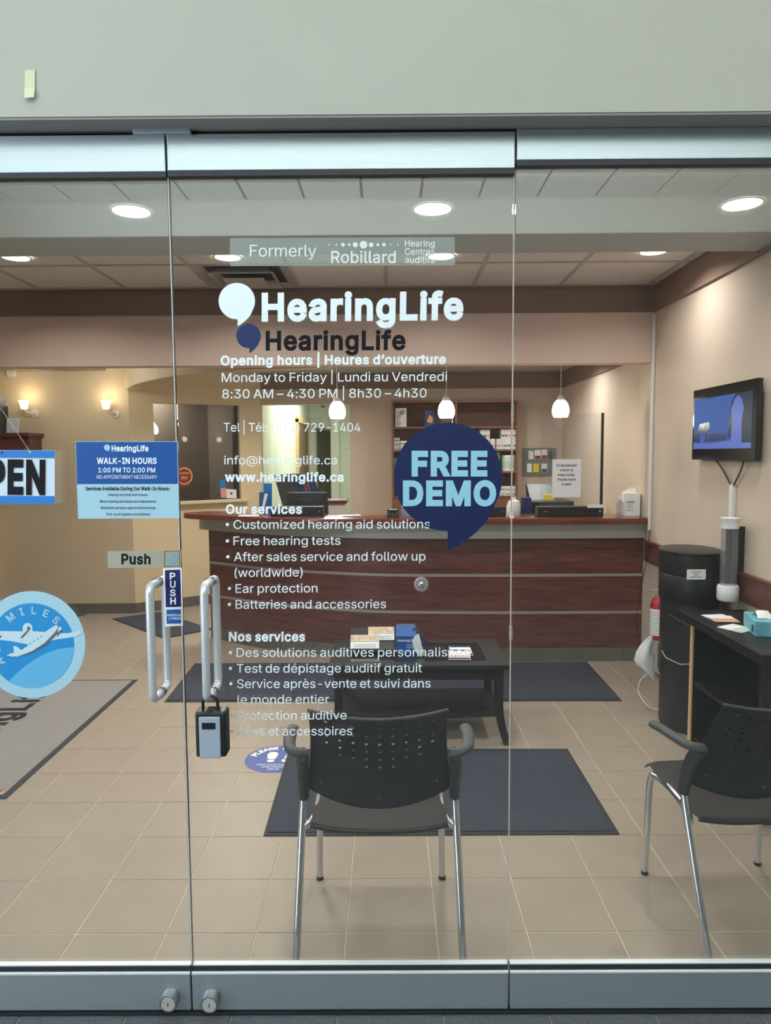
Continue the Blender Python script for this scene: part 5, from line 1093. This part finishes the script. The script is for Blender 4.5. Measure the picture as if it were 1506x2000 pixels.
# ------------------------------------------------------------------ bookcase with stock
bk = thing('bookcase', 'brown open bookcase against the back wall holding white boxes and books', 'bookcase')
FY = 7.76; a, b = onY(765, 787, FY), onY(1013, 787, FY); z_b = onY(890, 970, FY).z; xl, xr, zt = a.x, b.x, a.z; xd = onY(891, 850, FY).x
WS = M('wood_shelf')
for x0_, x1_, nm in ((xl, xl+.022, 'side_panel'), (xr-.022, xr, 'side_panel'), (xd-.01, xd+.01, 'divider')): bx(x0_, x1_, FY, BACK_Y-.005, z_b, zt).build(nm, WS, bk)
bx(xl, xr, FY, BACK_Y-.005, zt, zt+.022).build('top_panel', WS, bk); bx(xl, xr, BACK_Y-.015, BACK_Y-.005, z_b, zt).build('back_panel', mat('wood_back', S(106, 66, 52), .6, noise=.2, nscale=4, stretch=(1, 1, 8)), bk)
SH = [onY(890, y, FY).z for y in (833, 878, 921, 969)]
for z in SH:
    for p_, q_ in ((xl+.022, xd-.01), (xd+.01, xr-.022)): bx(p_, q_, FY+.002, BACK_Y-.015, z-.02, z).build('shelf', WS, bk)
sup = bx(xl, xr, FY, BACK_Y-.005, 0, z_b-.02).build('base_cabinet', WS, bk)
def bookat(px0, px1, z, py, y, dp, m, nm, lb_, cat, group=None, deco=None):
    a, b = onY(px0, 800, y), onY(px1, 800, y); zz = onY(px0, py, y).z
    o = bx(a.x, b.x, y, y+dp, z+.0005, zz).build(nm, m, None); tag(o, lb_, cat, group)
    return o, a.x, b.x, z, zz
PW = M('white')
o, ax_, bx2, z_, zz = bookat(772, 794, SH[0], 797, 7.80, .03, PW, 'patterned_book', 'upright white book with a black scribbled pattern on the top left shelf', 'book')
random.seed(3)
for k in range(6):
    px_, pz_ = random.uniform(ax_+.02, bx2-.02), random.uniform(z_+.03, zz-.03); q = [(px_+.016*math.cos(t)*random.uniform(.6, 1.3), 7.7985, pz_+.02*math.sin(t)*random.uniform(.6, 1.3)) for t in [k2*.9 for k2 in range(7)]]
    MB().tube(q, .0022, 4, closed=True).build('scribble', M('ink'), o)
o, ax_, bx2, z_, zz = bookat(830, 848, SH[0], 802, 7.80, .03, mat('book_blue', S(50, 70, 130), .5, noise=.5, nscale=20), 'blue_book', 'upright blue book with a gold picture on the top left shelf', 'book')
flatpoly('picture', [(ax_+.02, 7.7985, z_+.05), (bx2-.02, 7.7985, z_+.04), (bx2-.015, 7.7985, z_+.10), (ax_+.05, 7.7985, z_+.13)], M('gold'), o, .0005, (0, 1, 0))
# white stock boxes, each one its own object
rows = [(768, 781, SH[1], 855, 2, 'on the second shelf at far left'), (782, 800, SH[1], 860, 2, 'on the second shelf left, lower group')]
nbx = 0
def stock(px0, px1, n, base, z0py, z1py, where, levels=1, m_=None):
    y = 7.80; za = base
    zb_ = onY(px0, z1py, y).z; hh = (zb_-za)/levels
    for l in range(levels):
        for k in range(n):
            a = onY(px0+(px1-px0)*k/n, 860, y).x+.001; b = onY(px0+(px1-px0)*(k+1)/n, 860, y).x-.001
            jit = random.uniform(0, .004)
            o = bx(a, b, y+jit, y+.14, za+hh*l+.0006, za+hh*(l+1)-.0004).build('stock_box', m_ or PW, None)
            bx(a+.004, b-.004, y+jit-.001, y+jit-.0003, za+hh*l+hh*.25, za+hh*l+hh*.45).build('label_print', M('pink_label') if (k+l) % 3 == 0 else M('ink_grey'), o)
            
            tag(o, 'white product box'+(', '+['bottom', 'second', 'top'][l if levels == 3 else l*2]+' row' if levels > 1 else '')+(', '+['first', 'second', 'third', 'fourth', 'fifth'][k]+' from left' if n > 1 else '')+', '+where, 'box', 'white boxes in the bookcase')
stock(768, 781, 1, SH[1], 0, 855, 'tall pile at far left of bookcase', 3)
stock(782, 804, 2, SH[1], 0, 861, 'low pile beside tall left pile', 2)
stock(938, 957, 3, SH[1], 0, 839, 'group beside the navy bubble', 2)
stock(958, 967, 1, SH[1], 0, 857, 'standing low between two taller groups', 1)
stock(970, 979, 1, SH[1], 0, 857, 'low one left of pane joint group', 1)
stock(979, 1010, 5, SH[1], 0, 838, 'big group at bookcase right side', 2)
pl = thing('white_tub', 'round white plastic tub with lid on the third shelf', 'tub')
a, b = onY(979, 900, 7.86), onY(1008, 900, 7.86); cx = (a.x+b.x)/2; r = (b.x-a.x)/2; hz_ = onY(990, 889, 7.86).z-SH[2]
MB().lathe([(r*.88, 0), (r*.95, hz_*.8), (r, hz_*.82), (r, hz_*.96), (r*.97, hz_)], (cx, 7.87, SH[2]+.0005), 24).build('body', M('white_plastic'), pl, smooth=True)
MB().lathe([(r*.915, hz_*.2), (r*.945, hz_*.62)], (cx, 7.87, SH[2]+.0005), 24, cap=False).build('label_band', mat('tub_green', S(190, 215, 190), .5), pl, smooth=True)
stock(978, 1008, 3, SH[3], 0, 950, 'bottom shelf of bookcase', 2)
o, *_ = bookat(969, 977, SH[2], 883, 7.82, .1, M('green'), 'green_box', 'bright green box left of the white tub', 'box')
for (p0_, p1_, py_, l_) in ((770, 778, 905, 'green folder upright at the left of the third shelf'), (779, 786, 908, 'grey folder upright beside the green folder'), (787, 795, 903, 'red-brown folder upright beside the grey folder')):
    bookat(p0_, p1_, SH[2], py_-10, 7.80, .15, M('green') if 'green folder upright at' in l_ else (M('dark_grey') if 'grey folder up' in l_ else M('dark_red')), 'folder', l_, 'folder')
# wall card organizer
wo = thing('wall_organizer', 'grey wall-mounted pocket organizer with accessory cards on the back wall', 'organizer')
a, b = onY(1022, 875, 7.98), onY(1085, 928, 7.98)
bx(a.x, b.x, 7.975, 7.999, b.z, a.z).build('board', mat('organizer_grey', S(120, 122, 122), .5), wo)
for k, (px, py, w_, h_, m_) in enumerate(((1037, 889, 9, 16, 'white'), (1050, 888, 12, 18, 'paper'), (1063, 887, 11, 18, 'paper'), (1075, 889, 7, 14, 'dark_grey'), (1034, 914, 9, 17, 'white'), (1047, 914, 11, 17, 'yellow'), (1063, 914, 11, 17, 'white'))):
    A_, B_ = onY(px-w_/2, py-h_/2, 7.97), onY(px+w_/2, py+h_/2, 7.97); cdn = ['checked', 'brown-striped', 'second brown-striped', 'dark', 'plain white', 'yellow', 'blue-cornered'][k]
    o = bx(A_.x, B_.x, 7.962, 7.974, B_.z, A_.z).build('accessory_card', M(m_), None); tag(o, cdn+' accessory card in the grey wall organizer', 'card', 'accessory cards in the wall organizer')
    if k in (1, 2, 6): bx(A_.x+.004, B_.x-.004, 7.9605, 7.962, B_.z+.004, B_.z+.04).build('print', M('dark_red') if k < 3 else M('vinyl_blue'), o)
    if k == 0:
        for q in range(4): bx(A_.x+.006+.012*(q % 2), A_.x+.014+.012*(q % 2), 7.9605, 7.962, B_.z+.01+.02*q, B_.z+.02+.02*q).build('print', M('ink'), o)
# ------------------------------------------------------------------ pendants, sconces, downlight fittings
def pendant(x, y, zb, ztop, label, lit=True):
    t = thing('pendant_lamp', label, 'pendant lamp', 'pendant lamps over the counter', (x, y, zb))
    MB().lathe([(.054, 0), (.066, .03), (.067, .06), (.058, .10), (.042, .125), (.030, .135)], (0, 0, 0), 28).build('glass_shade', M('pendant_glow'), t, smooth=True)
    MB().lathe([(.031, .134), (.030, .150), (.018, .168), (.014, .18), (.006, .186), (.004, .20)], (0, 0, 0), 20).build('metal_cap', M('steel'), t, smooth=True)
    MB().tube([(0, 0, .195), (0, 0, ztop-zb-.012)], .0025, 8).build('cord', M('rope_white'), t)
    MB().lathe([(.05, ztop-zb-.012), (.05, ztop-zb-.0005)], (0, 0, 0), 20).build('ceiling_rose', M('white_plastic'), t)
    l = point('pendant_bulb', (x, y, zb-.035), 5, (1, .9, .72), .04); return t
for px, yb, lb_ in ((659, 819, 'glowing white glass pendant lamp in front of the staff corridor'), (872, 819, 'glowing white glass pendant lamp above the navy bubble sticker'), (1095, 808, 'glowing white glass pendant lamp over the right part of the counter')):
    p = onY(px, yb, 5.65); pendant(p.x, 5.65, 1.885, 2.5, lb_)
p = onY(299, 848, 8.6); pt_ = thing('reflected_pendant', 'glowing white pendant shape standing in for a lamp reflection in the slanted window', 'pendant lamp', None, (p.x, 8.6, p.z))  # object built in place of a pendant's reflection in the pane
MB().lathe([(.05, 0), (.064, .03), (.06, .08), (.03, .12), (.012, .15)], (0, 0, 0), 20).build('glass_shade', M('pendant_glow'), pt_, smooth=True); MB().tube([(0, 0, .14), (0, 0, 2.45-p.z)], .003, 8).build('cord', M('rope_white'), pt_)
for px, lb_ in ((47, 'small lit glass wall sconce above the dark wall shelf'), (207, 'small lit glass wall sconce right of the shelf, nearer the slanted wall')):
    p = onY(px, 793, 7.07); t = thing('wall_sconce', lb_, 'wall lamp', 'sconces on the left wall', (p.x, 7.07, p.z))
    MB().lathe([(.030, -.03), (.036, 0), (.042, .03), (.054, .055)], (0, 0, 0), 20).build('glass_cup', M('sconce_glow'), t, smooth=True)
    MB().tube(smoothpath([(0, 0, -.03), (.01, .02, -.06), (.04, .06, -.07), (.05, .118, -.07)], 6), .010, 8).build('bracket', M('white_plastic'), t, smooth=True)
    MB().lathe([(.04, .105), (.04, .12)], (.05, 0, -.07), 16, 'y').build('wall_plate', M('white_plastic'), t, smooth=True)
    point('sconce_bulb', (p.x, 7.05, p.z+.10), 1.5, (1, .8, .5), .04)
names = ['front row, left one above the left door', 'front row, above the middle door', 'front row, above the right pane', 'front row, off to the far left', 'second row, at the far left edge', 'second row, beside the air diffuser', 'second row, behind the frosted strip', 'second row, near the right wall', 'back room, above the bookcase', 'back room, near the right wall', 'back room, near the corridor']
for (x, y, z, p_), nm in zip(DOWN, names):
    t = thing('recessed_downlight', 'round glowing recessed ceiling light, '+nm, 'ceiling light', 'recessed ceiling lights', (x, y, z))
    rr = .077 if z > 2.55 else .05
    MB().lathe([(rr+.012, -.002), (rr+.010, -.006), (rr, -.004), (rr, -.001)], (0, 0, 0), 32, cap=False).build('trim_ring', M('white_plastic'), t, smooth=True)
    MB().lathe([(rr, -.0045), (rr, -.002)], (0, 0, 0), 32).build('lens', M('lamp_glow'), t)
# ------------------------------------------------------------------ left wall and window details
sf = thing('wall_shelf', 'dark wooden bracket shelf on the far left wall', 'shelf')
bx(-4.6, -3.44, 6.86, 7.188, 1.80, 1.832).build('board', M('wood_edge'), sf, bevel=.003); MB().prism([(-4.6, 1.80), (-3.45, 1.80), (-3.45, 1.72), (-3.52, 1.665), (-4.6, 1.665)], 'y', 6.90, 6.95).build('front_rail', M('wood_edge'), sf)
for x in (-3.47, -4.1): MB().prism([(6.92, 1.8), (7.188, 1.8), (7.188, 1.64), (6.95, 1.70)], 'x', x-.02, x).build('bracket', M('wood_edge'), sf)
pc = thing('shelf_paper', 'small printed paper standing on the dark wall shelf', 'paper'); leaning('sheet', -3.72, -3.60, 7.0, 1.8325, .145, R(8), M('paper'), pc, .003)
for k in range(6): bx(-3.705, -3.615, 7.0+.006+.0031*k-.006, 7.0012+.0031*k, 1.85+.02*k, 1.853+.02*k).build('print_line', M('ink_grey'), pc)
df_ = thing('dark_cabinet', 'dark framed box standing on the shelf at the left edge', 'cabinet'); bx(-4.2, -3.745, 6.93, 7.1, 1.8325, 2.10).build('body', M('black'), df_, bevel=.004); bx(-3.765, -3.745, 6.925, 6.93, 1.8325, 2.10).build('frame_edge', M('wood_edge'), df_)
al = bx(-3.77, -3.69, 7.14, 7.189, 2.40, 2.48).build('alarm_box', M('white_plastic'), None, bevel=.006); tag(al, 'small pale alarm box high on the left wall', 'alarm')
def slantpt(px, py, d=0):
    u, z = onV(px, py, A, B); v = Vector((A[0], A[1], 0))+Vector((B[0]-A[0], B[1]-A[1], 0)).normalized()*u; v.z = z; n = Vector((B[1]-A[1], -(B[0]-A[0]), 0)).normalized(); return v+n*d
ND = tuple(Vector((-(B[1]-A[1]), B[0]-A[0], 0)).normalized())
def spoly(name, pts, d, m, parent, th=.001): return flatpoly(name, [slantpt(x, y, d) for x, y in pts], m, parent, th, ND)
D0 = -.078
aw = thing('award_sticker', 'round red award sticker with a gold rim on the slanted window', 'sticker')
spoly('ribbon', [(352, 910), (373, 910), (374, 951), (352, 952)], D0, M('dark_red'), aw)
spoly('gold_rim', circ(365, 930, 16, 32, 17), D0+.0015, M('gold'), aw); spoly('red_disc', circ(365, 930, 13.4, 32, 14.4), D0+.003, M('dark_red'), aw)
Ud = Vector((B[0]-A[0], B[1]-A[1], 0)).normalized()
text('2013', slantpt(364.5, 936, D0+.0045), Ud, (0, 0, 1), .065, .028, M('gold'), aw, 'lettering', 20, .5)
text('CONSUMERS', slantpt(364.5, 926, D0+.0045), Ud, (0, 0, 1), .115, .018, M('gold'), aw, 'lettering', 14, .5)
br_ = thing('standing_brochure', 'blue brochure with a pink figure standing on the slanted window sill', 'brochure')
spoly('sheet', [(429, 938), (439, 936), (444, 972), (432, 973)], .0, M('bright_blue'), br_, .004); spoly('picture', [(430, 954), (442, 953), (444, 971), (432, 972)], .002, mat('skin_pink', S(220, 150, 140), .6), br_)
cd_ = thing('white_certificate_card', 'white card with a small round emblem standing on the slanted window sill', 'card')
spoly('sheet', [(441, 955), (461, 956), (461.5, 973), (442, 973)], .01, M('paper'), cd_, .003); spoly('emblem', circ(451, 963.5, 2.6, 14), .012, M('ink_grey'), cd_)
dk = thing('consulting_desk', 'dark desk top seen through the slanted window', 'desk')
u_, z_ = onV(380, 967, A, B); o = slant(MB().box(-.25, .62, .35, .85, 1.085, 1.12).box(-.2, -.16, .4, .8, 0, 1.085).box(.5, .54, .45, .8, 0, 1.085), 'desk_top', M('wood_edge')); del o['kind']; o.parent = dk; 
hc = thing('office_chair_top', 'top of a black office chair behind the desk in the slanted window', 'chair', None, (A[0], A[1], 0), AANG)
MB().sphere((.50, 1.15, 1.12), .14, 12, 1, .5, .8).build('backrest', M('black'), hc, smooth=True); MB().tube([(.50, 1.15, .02), (.50, 1.15, 1.05)], .03, 10).build('column', M('black'), hc)
MB().lathe([(.22, 0), (.22, .03)], (.5, 1.15, 0), 20).build('foot_ring', M('black'), hc)
